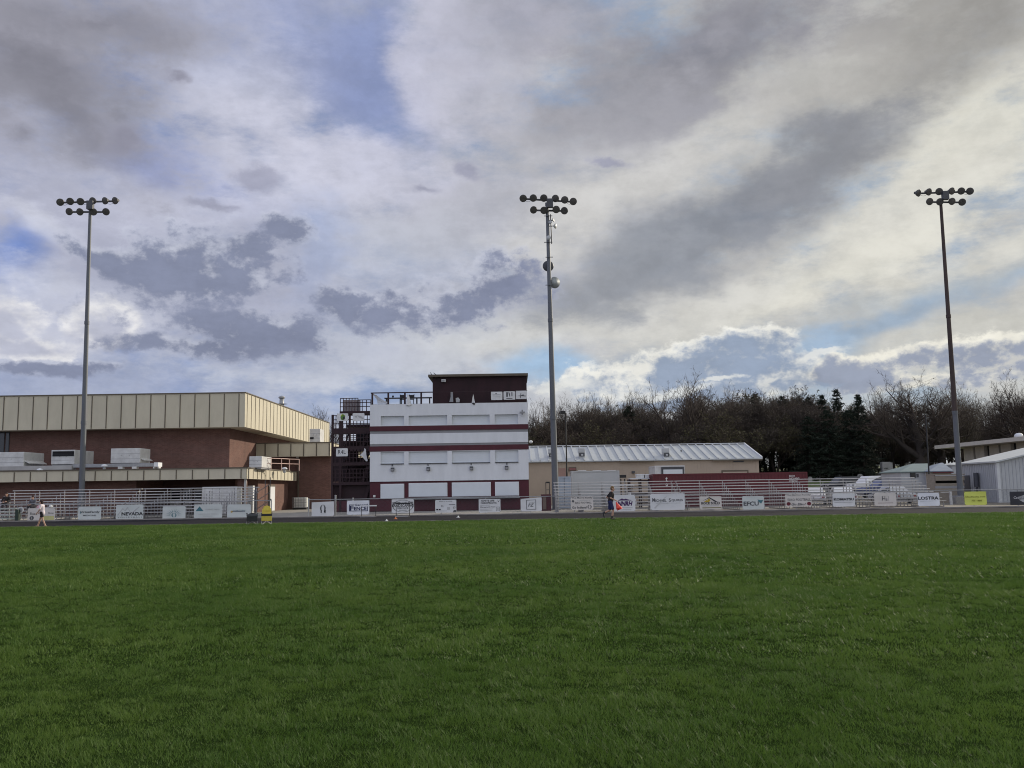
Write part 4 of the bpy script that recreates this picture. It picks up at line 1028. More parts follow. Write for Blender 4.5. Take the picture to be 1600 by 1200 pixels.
# low dark green bench end with a round sign beside the far bleacher
p = at(14, 812, 61.5); t = thing('timber_bench_rack', 'low rack of pale boards with a dark green end post at the picture edge', 'rack', (p.x, 61.9, .07))
M_dgreen = mat('dark_green_paint', (.03, .045, .035), .7)
for y in (794.5, 799.5, 805, 810): mb = MB(); pbox(mb, -30, 24, y, y + 1.7, 62.0, .2); mb.build('board', mat('mossy_board', (.34, .37, .33), .8, var=.25, scale=2), t)
mb = MB(); pbox(mb, 23.5, 28, 796, 813.5, 61.9, .35); mb.build('end_post', M_dgreen, t)
p = at(32, 797, 62.2); t = thing('round_sign', 'small round white sign on the fence beside the dark green post', 'sign', p)
mb = MB(); mb.lathe((0, 0, 0), (0, -1, 0), [(0, .22), (.02, .22)], 20); mb.build('disc', M_hvac, t, local=True); mb = MB(); mb.lathe((0, -.022, 0), (0, -1, 0), [(0, .14), (.004, .14)], 16); mb.build('emblem', M_grey, t, local=True)

# ------------------------------------------------------------------ chain link fences
def fence(label, X0, X1, step, top=1.17, thick=(), z0=.07):
    t = thing('chain_link_fence', label, 'fence', (X0, FENCE_Y, z0), group='chain link fences along the track')
    L = X1 - X0; n = max(1, int(round(L / step)))
    for i in range(n + 1):
        x = L*i/n; r = .045 if i in thick else .028
        mb = MB(); mb.tube((x, 0, 0), (x, 0, top - z0 + (.10 if i in thick else 0)), r, n=8); mb.build('post', M_galv if i else M_galv, t, local=True)
    mb = MB(); mb.tube((0, 0, top - z0), (L, 0, top - z0), .024, n=8); mb.build('top_rail', M_galv, t, local=True)
    mb = MB(); H = top - z0 - .04; w = .004; s = .085
    k = 0
    def wire(xa, za, xb, zb, y): mb.quad((xa - w, y, za), (xa + w, y, za), (xb + w, y, zb), (xb - w, y, zb))
    x = -H
    while x < L:
        for d in (0, 1):
            a, b = x, x + H; za, zb = (.03, H + .03) if d == 0 else (H + .03, .03)
            sl = (zb - za) / H
            ca, cbb = max(a, 0), min(b, L)
            if cbb > ca: wire(ca, za + sl*(ca - a), cbb, za + sl*(cbb - a), -.03 - .006*d)
        x += s
    mb.build('chain_link', M_dgrey, t, local=True, fix=False)
    return t
fxL0, fxL1 = -37.0, at(424, 800, FENCE_Y).x
fxC0, fxR1 = at(482, 800, FENCE_Y).x, 37.0
fence('chain link fence in front of the bleachers on the gym side', fxL0, fxL1, 3.0, thick=(0,))
fence('long chain link fence running past the press box tower and the far bleachers', fxC0, fxR1, 3.0, thick=(0, 1))
p = at(524, 800, FENCE_Y + .25)
t = thing('fence_corner_post', 'thick grey post standing just behind the fence near the staircase', 'post', (p.x, FENCE_Y + .25, .07)); mb = MB(); mb.tube((0,0,0), (0,0,1.35), .06, n=10); mb.build('post', M_galv, t, local=True); mb = MB(); mb.ball((0,0,1.36), .07, .07, .04); mb.build('cap', M_galv, t, local=True)

# ------------------------------------------------------------------ banners
M_vinyl = mat('white_vinyl', (.60, .60, .60), .5, var=.06, scale=1.5)
M_vcream = mat('cream_vinyl', (.56, .52, .48), .5, var=.07, scale=1.5)
M_vgreen = mat('pale_green_vinyl', (.52, .545, .525), .5, var=.06, scale=1.5)
M_vbright = mat('bright_vinyl', (.66, .67, .70), .45, var=.05, scale=1.5)
M_vyel = mat('yellow_vinyl', (.56, .60, .12), .5, var=.06, scale=1.5)
M_vdark = mat('charcoal_vinyl', (.030, .030, .038), .5, var=.2)
M_ink = mat('black_ink', (.022, .022, .026), .6); M_navy = mat('navy_ink', (.018, .022, .07), .6); M_gink = mat('grey_ink', (.085, .085, .092), .6)
M_purple = mat('purple_ink', (.055, .02, .085), .6); M_gold = mat('gold_ink', (.42, .28, .03), .6); M_teali = mat('teal_ink', (.06, .16, .19), .6)
M_ltink = mat('pale_grey_ink', (.40, .40, .40), .6); M_green_i = mat('green_ink', (.08, .17, .03), .6); M_red_i = mat('maroon_ink', (.12, .02, .03), .6); M_wink = mat('white_ink', (.6, .6, .6), .6); M_yink = mat('brown_yellow_ink', (.18, .17, .02), .6)
MIRROR = {}
def banner(label, x0, x1, y0, y1, items, m=M_vinyl, Y=None, sag=(0, 0, 0, 0), group='advertising banners on the fence', name='advertising_banner', seed=0, cat='banner', parent_frame=None):
    """items: ('t', text, cx, cy, h, w, ink[, bold[, shear]]) or ('b', x0, y0, x1, y1, ink) or ('p', pts, ink); in picture units inside the banner (0..1)"""
    Y = Y or FENCE_Y - .08
    A = at((x0+x1)/2, y0, Y); B = at((x0+x1)/2, y1, Y); xl = at(x0, (y0+y1)/2, Y).x; xr = at(x1, (y0+y1)/2, Y).x
    w = xr - xl; h = A.z - B.z
    t = thing(name, label, cat, ((xl + xr)/2, Y, B.z), group=group)
    g = random.Random(seed + int(x0)); ph = [g.random()*6 for _ in range(4)]
    def sh(u, v):      # u 0..1 to the right, v 0..1 downward -> local point
        dz = (sag[0]*(1-u) + sag[1]*u)*(1-v) + (sag[2]*(1-u) + sag[3]*u)*v
        dep = .007*math.sin(u*7 + ph[0] + v*3) + .005*math.sin(v*9 + ph[1] - u*4) + .004*math.sin(u*19 + ph[2])
        return Vector(((u - .5)*w, dep, h*(1 - v) + dz*h))
    nx, ny = 14, 8; vs = []; fs = []
    for s in (0, .006):
        for j in range(ny + 1):
            for i in range(nx + 1): q = sh(i/nx, j/ny); q.y += s; vs.append(q)
    K = (nx+1)*(ny+1)
    for j in range(ny):
        for i in range(nx):
            a = j*(nx+1) + i; fs.append((a, a+nx+1, a+nx+2, a+1)); fs.append((K+a, K+a+1, K+a+nx+2, K+a+nx+1))
    for i in range(nx): fs.append((i, i+1, K+i+1, K+i)); a = ny*(nx+1)+i; fs.append((a, K+a, K+a+1, a+1))
    for j in range(ny): a = j*(nx+1); fs.append((a, K+a, K+a+nx+1, a+nx+1)); a += nx; fs.append((a, a+nx+1, K+a+nx+1, K+a))
    mb = MB(); mb.add(vs, fs); mb.build('sheet', m, t, smooth=False, local=True)
    mb = MB()
    for u, v in ((.02, .04), (.98, .04), (.02, .96), (.98, .96)):
        q = sh(u, v); mb.lathe(q + Vector((0, -.004, 0)), (0, -1, 0), [(0, .02), (.006, .02)], 8)
    mb.build('eyelet', M_dgrey, t, local=True)
    def put(pts, fs, ink, nm, lift=.004):
        mb = MB(); mb.add([sh(a, b) + Vector((0, -lift, 0)) for a, b in pts], fs); mb.build(nm, ink, t, local=True, fix=False)
    for it in items:
        if it[0] == 't':
            _, s, cx, cy, hh, ww, ink = it[:7]; bold = it[7] if len(it) > 7 else 0; shear = it[8] if len(it) > 8 else 0
            v_, f_ = text_mesh(s, hh, ww, bold, shear)
            put([(cx + a[0], cy - a[2]) for a in v_], f_, ink, 'lettering', .012)
        elif it[0] == 'b':
            _, a, b, c, d, ink = it; n = 8
            pts = [(a + (c-a)*i/n, b) for i in range(n+1)] + [(a + (c-a)*i/n, d) for i in range(n+1)]
            put(pts, [(i, n+1+i, n+2+i, i+1) for i in range(n)], ink, 'printed_bar', .010)
        elif it[0] == 'p':
            _, pts, ink = it[:3]; put(pts, [tuple(range(len(pts)))], ink, it[3] if len(it) > 3 else 'emblem', .011)
        elif it[0] == 'r':     # ring: cx, cy, rx, ry, thickness, ink, a0, a1
            _, cx, cy, rx, ry, th, ink = it[:7]; a0, a1 = (it[7], it[8]) if len(it) > 7 else (0, 360); n = 40; pts = []
            for i in range(n + 1):
                a = R(a0 + (a1 - a0)*i/n); pts += [(cx + rx*math.cos(a), cy - ry*math.sin(a)), (cx + (rx - th)*math.cos(a), cy - (ry - th*rx/max(ry, 1e-6)*(.6))*math.sin(a))]
            put(pts, [(2*i, 2*i+1, 2*i+3, 2*i+2) for i in range(n)], ink, 'emblem', .0105)
    return t
def line(cx, cy, w, ink, h=.05): return ('b', cx - w/2, cy - h/2, cx + w/2, cy + h/2, ink)
mount = lambda cx, cy, w, h, ink: ('p', [(cx - w/2, cy + h/2), (cx, cy - h/2), (cx + w/2, cy + h/2)], ink)
banner('cream and yellow banner behind the child in the white shirt', 43, 86, 794, 814, [('t', 'Road', .22, .42, .2, .24, M_gink), ('t', 'Shop', .85, .4, .16, .2, M_gink), ('r', .16, .76, .08, .16, .07, M_gink), ('b', .52, .62, .97, .94, mat('faded_yellow_print', (.46, .44, .20), .6))], M_vcream)
banner('pale banner with one thin line of script, nearest the light pole on the gym side', 122, 158, 791.5, 812.5, [('t', 'VirtualFamily', .52, .42, .2, .84, M_gink, .02, .1), ('t', 'MEDICINE', .5, .66, .1, .56, M_gink, .02), ('p', [(.1, .36), (.14, .5), (.08, .5)], M_teali)], M_vgreen)
banner('white banner with a mountain outline over the word NEVADA', 181, 224, 788.5, 815, [('t', 'NEVADA', .6, .54, .2, .78, M_ink, .035), ('t', 'V O L L E Y B A L L', .52, .74, .08, .9, M_gink)] +
       [('p', [(.05, .62), (.24, .2), (.27, .22), (.09, .62)], M_ltink), ('p', [(.24, .2), (.33, .33), (.42, .14), (.45, .17), (.34, .38), (.25, .25)], M_ltink), ('p', [(.42, .14), (.56, .5), (.53, .5)], M_ltink), ('p', [(.56, .48), (.84, .12), (.86, .15), (.6, .5)], M_ltink)], M_vgreen)
sunr = [('p', [(.5 + .17*math.cos(R(a - 5)), .66 - .22*math.sin(R(a - 5))), (.5 + .36*math.cos(R(a)), .66 - .5*math.sin(R(a))), (.5 + .17*math.cos(R(a + 5)), .66 - .22*math.sin(R(a + 5)))], M_teali) for a in range(0, 181, 18)]
banner('pale banner with a green rising sun of rays', 254, 290, 791, 812, sunr + [('r', .5, .66, .11, .16, .05, M_teali)], M_vgreen)
banner('pale banner with a dark green triangle in its corner', 303, 347, 788, 810, [mount(.2, .3, .28, .34, M_teali), ('t', 'SUMMIT VIEW', .66, .36, .09, .5, M_ltink), ('t', 'LANDSCAPE DESIGN', .52, .68, .07, .7, M_ltink), line(.5, .82, .34, M_ltink, .04)], M_vgreen, sag=(0, 0, 0, -.03))
banner('pale banner with one dark blue line of text beside the black camp chair', 355, 392, 788, 809, [('b', .22, .49, .76, .525, M_navy), ('t', 'HOMETOWN', .5, .45, .08, .52, M_teali), ('r', .19, .53, .04, .07, .035, M_gold)], M_vgreen, sag=(0, 0, -.02, -.03))
banner('white banner with a dark horseshoe shaped emblem by the fence gap', 487, 522, 783.5, 806, [('r', .5, .45, .125, .25, .06, M_gink, -35, 215), ('b', .40, .55, .46, .76, M_gink), ('p', [(.55, .6), (.63, .55), (.62, .8), (.54, .72)], M_ink), ('b', .41, .82, .6, .845, M_ltink)], M_vinyl, sag=(-.06, 0, -.06, 0))
banner('bright white banner reading FENCE in heavy navy letters', 542, 577, 782, 804, [('t', 'General', .64, .31, .14, .6, M_navy, .02), ('t', 'F', .22, .53, .36, .17, M_navy, .03), ('t', 'ENCE', .6, .57, .25, .56, M_navy, .03), ('b', .1, .72, .94, .765, M_navy), ('b', .1, .28, .13, .72, M_navy), ('b', .91, .4, .94, .72, M_navy), ('b', .1, .28, .32, .31, M_navy)], M_vbright)
banner('white banner with black lettering bursting out of an oval', 612, 647, 780, 801.5, [('r', .5, .5, .46, .44, .03, M_ink), ('t', 'BROWN AND RUSS', .5, .28, .18, .92, M_ink, .02), ('t', 'LANDSCAPING', .5, .46, .2, .96, M_ink, .02), ('t', 'SERVICE', .5, .65, .12, .5, M_ink, .01), line(.5, .8, .34, M_gink, .03)], M_vinyl)
banner('white banner with scattered small print and two small dark pictures', 680, 713, 781, 801, [('t', 'RANCH & HOME', .5, .12, .07, .62, M_gink), ('t', 'RL', .35, .48, .16, .12, M_gink), ('b', .05, .7, .14, .8, M_ink), ('b', .17, .7, .26, .8, M_ink), line(.8, .38, .3, M_gink, .04), ('b', .56, .56, .7, .78, M_ltink), ('r', .9, .62, .05, .1, .02, M_gink), ('p', [(.84, .98), (.88, .8), (.98, .8), (.99, .98)], M_gink), line(.3, .86, .5, M_ltink, .03)], M_vinyl)
banner('white banner reading IGNITE LIFE CHIROPRACTIC in black capitals', 748, 782, 780, 800, [('t', 'IGNITE LIFE', .42, .12, .13, .6, M_ink, .02), ('t', 'CHIROPRACTIC', .46, .29, .13, .74, M_ink, .02), line(.3, .45, .46, M_ltink, .04), ('t', 'Chiropractic Care', .41, .6, .12, .7, M_ink, .015), line(.36, .74, .6, M_ltink, .03), line(.34, .84, .56, M_ltink, .03), ('b', .8, .6, .96, .62, M_gink), ('b', .8, .9, .96, .92, M_gink), ('b', .8, .62, .815, .9, M_gink), ('b', .945, .62, .96, .9, M_gink), ('b', .84, .66, .92, .86, M_ltink), ('p', [(.86, .0), (.91, .2), (.89, .22)], M_ink), ('p', [(.98, .02), (.92, .22), (.9, .2)], M_ink)], M_vinyl, sag=(.02, 0, -.06, 0))
banner('loose white cloth banner with a square outline logo and a drooping corner', 813.5, 846.5, 778.5, 799, [('b', .27, .13, .73, .16, M_gink), ('b', .27, .84, .73, .87, M_gink), ('b', .27, .16, .295, .84, M_gink), ('b', .705, .16, .73, .84, M_gink), ('t', 'FZ', .5, .5, .3, .3, M_gink, 0, .3), ('p', [(.34, .62), (.66, .3), (.68, .33), (.36, .66)], M_ltink)], M_vinyl, sag=(-.04, .06, .02, -.0))
banner('cream banner with a family name, ELKO FOOTBALL and the words Go Indians', 892, 927, 776, 796.5, [('t', 'The Morris Family', .5, .1, .15, .92, M_gink, .012), ('t', 'SUPPORTS', .56, .3, .09, .58, M_ltink), ('t', 'ELKO FOOTBALL', .56, .46, .13, .74, M_gink, .012), ('t', 'Go Indians!', .38, .82, .18, .66, M_gink, .02), ('r', .83, .78, .09, .15, .04, M_gink), ('p', [(.03, .32), (.1, .22), (.16, .34), (.1, .46)], M_gink)], M_vcream)
banner('white banner with big purple italic NNRH letters behind the runner', 956, 992.5, 773, 799, [('t', 'NNRH', .56, .53, .27, .66, M_purple, .05, .25), ('b', .28, .32, .84, .35, M_purple), ('p', [(.28, .33), (.44, .22), (.52, .27), (.6, .24), (.8, .33)], M_purple), line(.58, .78, .6, M_ltink, .03), line(.58, .9, .5, M_ltink, .025)], M_vinyl)
banner('widest pale banner with spaced serif capitals, with a diagonal crease painted in', 1016, 1070, 771, 797, [('t', 'M', .1, .38, .22, .08, M_gink, .02), ('t', 'ICHAEL', .31, .42, .15, .32, M_gink, .02), ('t', 'S', .57, .4, .21, .06, M_gink, .02), ('t', 'QUIRES', .78, .42, .15, .33, M_gink, .02), ('t', 'ATTORNEY AT LAW', .52, .58, .06, .7, M_ltink), ('p', [(.1, .86), (.42, .24), (.5, .14), (.44, .26), (.14, .9)], mat('painted_crease_shade', (.47, .47, .46), .6))], M_vinyl)  # the crease is a darker shape painted on as its shade
banner('cream banner with a black and gold mountain logo', 1093, 1127.5, 775.5, 796, [('p', [(.14, .34), (.45, .06), (.82, .42), (.7, .42), (.52, .22), (.44, .14)], M_ink), ('p', [(.2, .42), (.44, .15), (.5, .3), (.42, .44)], M_gold), ('t', 'ROCK SOLID', .5, .52, .2, .84, M_ink, .03), line(.5, .72, .74, M_ltink, .05), ('b', .12, .84, .98, .90, mat('olive_ink', (.16, .14, .05), .6))], M_vcream)
banner('pale banner reading EFCU in grey letters with a teal leaf', 1160, 1194, 775, 796, [('t', 'EFCU', .4, .56, .32, .7, M_gink, .03), ('p', [(.7, .26), (.84, .32), (.96, .3), (.86, .58), (.76, .46)], M_teali)], M_vgreen)
banner('cream banner with ELKO FOOTBALL and two paw prints', 1227, 1268, 771.5, 791.5, [('t', 'The Barber Family', .5, .1, .13, .92, M_gink, .005), ('t', 'ELKO FOOTBALL', .53, .46, .19, .88, M_gink, .01), ('t', 'Go Elko!', .5, .82, .18, .54, M_gink, .02, .3), ('r', .12, .78, .08, .14, .08, M_red_i), ('r', .9, .78, .08, .14, .08, M_red_i)], M_vcream)
banner('white banner with heavy black KOMATSU letters', 1301, 1336, 771, 791.5, [('t', 'KOMATSU', .5, .44, .2, .9, M_ink, .04), ('t', 'MINING EQUIPMENT', .5, .68, .05, .84, M_gink)], M_vinyl)
banner('white banner with a small square HB monogram', 1366, 1400.5, 770, 790.5, [('t', 'H', .43, .42, .3, .13, M_gink), ('t', 'B', .56, .5, .22, .08, M_gink), ('b', .35, .24, .36, .6, M_gink), ('b', .35, .24, .65, .255, M_gink), ('b', .64, .24, .65, .6, M_gink), ('b', .15, .76, .84, .79, M_red_i)], M_vcream)
banner('white banner reading LOSTRA in thin black capitals', 1434, 1468, 770, 790.5, [('t', 'LOSTRA', .49, .4, .25, .94, M_ink, .03), ('t', 'ENGINEERING', .55, .62, .05, .6, M_ltink), line(.2, .64, .2, M_ltink, .02)], M_vbright)
banner('bright yellow banner next to the corner light pole', 1507, 1541.5, 768, 789, [('t', 'ElkoRealty.com', .5, .4, .14, .9, M_yink, .012), ('t', '775-1988', .54, .68, .13, .46, M_yink, .012)], M_vyel)
banner('charcoal banner with white script at the far end of the fence', 1578, 1612, 768, 789, [('t', 'Cadillac', .42, .44, .18, .5, M_wink, .005, .2), ('p', [(.5, .34), (.8, .2), (.95, .3), (.6, .4)], M_ltink), ('p', [(.4, .6), (.8, .55), (.95, .75), (.6, .8)], M_ltink)], M_vdark)
# signs on the staircase and the tower roof
def stair_sign(label, x0, x1, y0, y1, items, m=M_vinyl):
    u, z = tp((x0+x1)/2, (y0+y1)/2, SV - .2); Yd = (TROOT + UV*u + NV*(SV - .2)).y
    return banner(label, x0, x1, y0, y1, items, m, Y=Yd, group='signs hung on the staircase and tower roof', name='hanging_sign', cat='sign')
stair_sign('white sign with a round green and yellow emblem on the upper stair landing', 526.5, 544, 646, 657.8, [('r', .52, .5, .2, .38, .2, M_green_i), ('r', .62, .62, .1, .2, .1, M_ink), ('p', [(.3, .3), (.5, .05), (.72, .25), (.5, .35)], mat('lime_ink', (.36, .46, .05), .6))])
stair_sign('white sign with a grey swoosh on the upper stair landing', 551, 569.5, 645.5, 658, [('p', [(.4, .3), (.7, .35), (.95, .75), (.6, .6)], M_ltink), ('p', [(.15, .35), (.4, .3), (.3, .6)], M_ltink)])
stair_sign('white sign reading R4L on the middle stair landing', 525, 543.5, 700.5, 713, [('t', 'R4L', .5, .45, .5, .66, M_ink)])
def roof_sign(label, x0, x1, y0, y1, items):
    u, z = tp((x0+x1)/2, 618, -.02); Yd = (TROOT + UV*u + NV*(-.02)).y
    return banner(label, x0, x1, y0, y1, items, M_vinyl, Y=Yd, group='signs hung on the staircase and tower roof', name='hanging_sign', cat='sign')
roof_sign('white sign with a tiny dark roof emblem, nearest the middle of the press box rail', 767.2, 785, 612, 625, [('p', [(.36, .26), (.46, .12), (.52, .26)], M_ink), ('b', .15, .36, .85, .41, M_gink), line(.5, .6, .6, M_ltink, .04), line(.5, .75, .6, M_ltink, .04)])
roof_sign('white sign with thick black bars on the press box rail', 786.8, 805, 611.5, 624.5, [('b', .24, .1, .36, .66, M_ink), ('p', [(.42, .12), (.5, .12), (.58, .6), (.52, .66)], M_ink), ('b', .68, .1, .76, .6, M_gink), line(.5, .84, .52, M_gink, .09)])
roof_sign('white sign with a scribbled black signature at the corner of the press box rail', 806, 823.3, 610.5, 623.5, [('p', [(.1, .62), (.5, .55), (.9, .6), (.9, .68), (.5, .66)], M_gink), ('p', [(.36, .9), (.44, .3), (.48, .3), (.42, .9)], M_ink), ('p', [(.5, .5), (.7, .45), (.72, .6), (.52, .62)], M_gink)])
def cloth(label, pts, Y, m, name='hanging_cloth', cat='cloth'):
    P3 = [at(x, y, Y) for x, y in pts]; c = sum(P3, Vector())/len(P3); lo = min(p.z for p in P3)
    t = thing(name, label, cat, (c.x, Y, lo))
    mb = MB(); n = len(pts)
    f = [p + Vector((0, .05*math.sin(i*2.1), 0)) for i, p in enumerate(P3)]
    mb.add(f + [p + Vector((0, .03, 0)) for p in f], [tuple(range(n)), tuple(range(2*n-1, n-1, -1))] + [(k, n+k, n+(k+1) % n, (k+1) % n) for k in range(n)])
    mb.build('sheet', m, t)
    return t
Ys = (TROOT + UV*tp(568, 705, SV - .3)[0] + NV*(SV - .3)).y
cloth('white flag cloth draped down the middle stair rail', [(569.5, 700), (571.5, 702), (572.5, 711), (574.5, 720), (572, 721), (568, 716), (565.5, 712.5), (562, 711.5), (568, 706)], Ys, M_vinyl, 'draped_flag', 'flag')
Yf = (TROOT + UV*tp(637, 630)[0]).y - .06
t = cloth('pale flag cloth hanging limp over the tower parapet between two dark chairs', [(636.5, 616), (639, 618), (641.5, 626), (643, 633), (639, 635), (636.5, 633), (634, 634), (635, 626)], Yf, M_vinyl, 'limp_flag', 'flag')
t = cloth('white pennant with a dark tip hanging from the press box rail', [(739.4, 615.5), (740.6, 622), (742.2, 630), (740, 629), (737.0, 629.5), (738.2, 622)], (TROOT + UV*tp(739, 625)[0]).y - .05, M_vinyl, 'pennant', 'flag')
mb = MB(); Yp = (TROOT + UV*tp(739, 625)[0]).y - .055; P3 = [at(x, y, Yp) for x, y in ((737, 629.6), (740, 629.1), (742.3, 630.1), (741.5, 633), (738.5, 631.5))]; mb.add(P3 + [p + Vector((0, .03, 0)) for p in P3], [(0,1,2,3,4), (9,8,7,6,5)] + [(k, 5+k, 5+(k+1) % 5, (k+1) % 5) for k in range(5)]); mb.build('dark_tip', M_ink, t)
t = cloth('white sheet tied up behind the corner of the tower roof railing', [(583, 616), (588, 617), (594, 622), (600, 626), (605, 628), (605, 630.8), (590, 631), (589, 625)], (TROOT + UV*tp(592, 625)[0]).y + .35, mat('thin_white_cloth', (.52, .53, .56), .8))
t = cloth('grey cloth hanging inside the press box opening', [(704, 612.5), (707.5, 612.5), (708.3, 628), (702, 628), (704, 620)], (TROOT + UV*tp(705, 620)[0]).y + .9, M_grey)
t = cloth('small pale paper sack below the press box rail', [(712, 622), (716, 621), (718.5, 624), (718, 628.5), (712.5, 628.5)], (TROOT + UV*tp(715, 620)[0]).y + .9, M_ltink, 'paper_sack', 'sack')
# table and two dark chairs on the roof
def tworld(x, y, v): u, z = tp(x, y, v); q = TROOT + UV*u + NV*v; return Vector((q.x, q.y, z))
a = tworld(601, 622.5, 1.6); b = tworld(675, 621.5, 1.6); zd = zr + .05
t = thing('roof_counter', 'long dark narrow counter standing on the tower roof behind the railing', 'table', ((a.x + b.x)/2, (a.y + b.y)/2, zd))
mb = MB(); mb.bar((a.x, a.y, a.z), (b.x, b.y, a.z), .5, .07); mb.build('top', M_blk, t)
for k in (.04, .35, .68, .95): q = a.lerp(b, k); mb = MB(); mb.box(q.x - .04, q.x + .04, q.y - .2, q.y + .2, zd, a.z - .04); mb.build('leg', M_blk, t)
for x, l in ((629, 'dark folding chair left of the limp flag on the tower roof'), (643.2, 'dark folding chair right of the limp flag on the tower roof')):
    q = tworld(x, 622, 1.1)
    t = thing('folding_chair', l, 'chair', (q.x, q.y, zd), group='dark chairs on the tower roof')
    w = .23; zt = tworld(x, 616, 1.1).z - zd; zb = tworld(x, 622.5, 1.1).z - zd
    mb = MB(); mb.prism([(-w, zt), (-w*.55, zt - .06), (w*.55, zt - .06), (w, zt), (w, zb + .12), (w*.6, zb), (-w*.6, zb), (-w, zb + .12)], (0, 0, 0), (1, 0, 0), (0, 0, 1), (0, .06, 0)); mb.build('backrest', M_blk, t, local=True)
    mb = MB(); mb.box(-.2, .2, -.42, .0, .42, .46); mb.build('seat', M_blk, t, local=True)
    for sx in (-1, 1):
        for sy in (-.4, .02): mb = MB(); mb.tube((sx*.18, sy, 0), (sx*.18, sy, zb + .1 if sy > 0 else .42), .02, n=6); mb.build('leg', M_blk, t, local=True)
q = tworld(614, 619.8, 1.6); t = thing('round_lamp', 'small black ball on a stem standing on the roof counter', 'lamp', (q.x, q.y, a.z + .035))
mb = MB(); mb.tube((0,0,0), (0,0,.05), .05, n=8); mb.build('base', M_blk, t, local=True); mb = MB(); mb.ball((0,0,.13), .085); mb.build('globe', M_blk, t, local=True)

# ------------------------------------------------------------------ floodlight towers
def flood_tower(label, bx, by, tx, ty, Y, r0, r1, top_l, low_l, ya, yb, m, rust=False):
    B = at(bx, by, Y); T = at(tx, ty, Y); B.z = 0
    # carry the lean down to the ground
    lean = (T.x - at(bx, by, Y).x) / (T.z - at(bx, by, Y).z); B.x = at(bx, by, Y).x - lean*at(bx, by, Y).z
    t = thing('floodlight_tower', label, 'light tower', (B.x, Y, 0), group='stadium floodlight towers')
    ax = lambda z: B.x + lean*z
    zs = [0, T.z*.30, T.z*.62, T.z + .25]; rs = [r0, r0 + (r1-r0)*.3, r0 + (r1-r0)*.62, r1]
    for k in range(3):
        mm = M_rustp if (rust and k > 0) else m
        mb = MB(); mb.tube((ax(zs[k]), Y, zs[k]), (ax(zs[k+1]), Y, zs[k+1]), rs[k], rs[k+1], 20); mb.build('pole', mm, t, smooth=False)
        mb = MB(); mb.tube((ax(zs[k+1]), Y, zs[k+1] - .25), (ax(zs[k+1]), Y, zs[k+1] + .02), rs[k+1] + .03, rs[k+1] + .03, 20); mb.build('joint_collar', mm, t)
    mb = MB(); mb.tube((ax(0), Y, 0), (ax(0), Y, .12), r0 + .22, r0 + .22, 16); mb.build('base_plate', M_galv, t)
    for px, yy, nm in ((top_l, ya, 'u'), (low_l, yb, 'l')):
        pts = [at(x, y, Y - .25) for x, y in px]
        zc = sum(p.z for p in pts)/len(pts) + .05
        mb = MB(); a = pts[0] + Vector((-.1, .33, .05)); b = pts[-1] + Vector((.1, .33, .05)); mb.bar(a, b, .12, .12); mb.build('crossarm', M_dgrey, t)
        for i, p in enumerate(pts):
            g = random.Random(i + int(px[0][0])); f = (i - len(pts)/2 + .5)/len(pts)
            d = Vector((-.35*f*2 + g.uniform(-.45, .45), -1, -.42 + g.uniform(-.1, .1))).normalized()
            c = p + Vector((0, .05, 0))
            mb = MB(); mb.lathe(c - d*.34, d, [(0, .10), (.10, .12), (.2, .20), (.30, .27), (.40, .305), (.42, .305)], 18); L = mb.build('floodlight', mat('dark_lamp_housing', (.07, .068, .066), .5, metal=.3, var=.25, scale=3), t, smooth=True)
            mb = MB(); mb.lathe(c + d*.082, d, [(0, .29), (.02, .27), (.035, .12)], 18); mb.build('lens', mat('lamp_lens', (.085, .080, .075), .25, var=.3, scale=4), L)
            mb = MB(); mb.tube(c - d*.30, p + Vector((0, .33, .05)), .05, n=7); mb.build('bracket', M_dgrey, L)
    zz = (at(0, ya, Y).z, at(0, yb, Y).z)
    mb = MB(); zc = at(tx, (ya + yb)/2, Y).z; mb.box(ax(zc) - .05, ax(zc) + .45, Y - .62, Y - .26, zc - .42, zc + .28); mb.build('ballast_box', M_dgrey, t)
    # drooping cables under the upper arm
    for k in range(3):
        a = at(*top_l[k*2 if k < 2 else -2], Y - .1); b = at(*top_l[min(k*2 + 1, len(top_l) - 1)], Y - .1)
        pts = [a.lerp(b, j/6) + Vector((0, 0, -.22*math.sin(math.pi*j/6) - .1)) for j in range(7)]
        mb = MB(); mb.path(pts, .012, 5); mb.build('cable', M_blk, t)
    return t, ax
flood_tower('floodlight tower in front of the brick gym', 128, 760, 141.2, 322, 73.6, .235, .12,
    [(93.5, 315.6), (109.5, 314.2), (125.5, 314.6), (145, 313.6), (164.3, 313.4), (180, 313.2)], [(108.3, 330.3), (125, 330.6), (145.5, 330.6), (165.7, 330.4)], 314, 330, M_pole)
t_c, axc = flood_tower('floodlight tower with round dishes on it beside the press box tower', 867, 745, 855, 322, 72.4, .265, .13,
    [(817.5, 309.5), (833, 309), (849.7, 309), (868.2, 309.8), (882.5, 312), (895.5, 314.5)], [(833.3, 327.5), (850, 328.2), (869, 327), (882.2, 328.8)], 310, 328, M_pole)
flood_tower('floodlight tower with a rust brown shaft at the field corner', 1499, 745, 1470, 318, 74.5, .235, .12,
    [(1435, 301.3), (1451, 299.5), (1467.5, 299), (1487, 298.2), (1502, 298), (1516, 298.4)], [(1452.5, 314.6), (1468.5, 315), (1487.3, 314.3), (1503.5, 315.3)], 299, 315, M_pole, rust=True)
p = at(1500, 786, 74.5); t = thing('pole_base_block', 'grey concrete block round the foot of the corner light pole', 'block', (p.x, 74.5, 0))
mb = MB(); pbox(mb, 1494, 1507, 776, 797, 73.9, 1.2); bevel(mb.build('block', M_conc, t), .04); mb = MB(); pbox(mb, 1495.5, 1505.5, 774.5, 775.9, 74.0, 1.0); mb.build('cap_slab', M_grey, t)
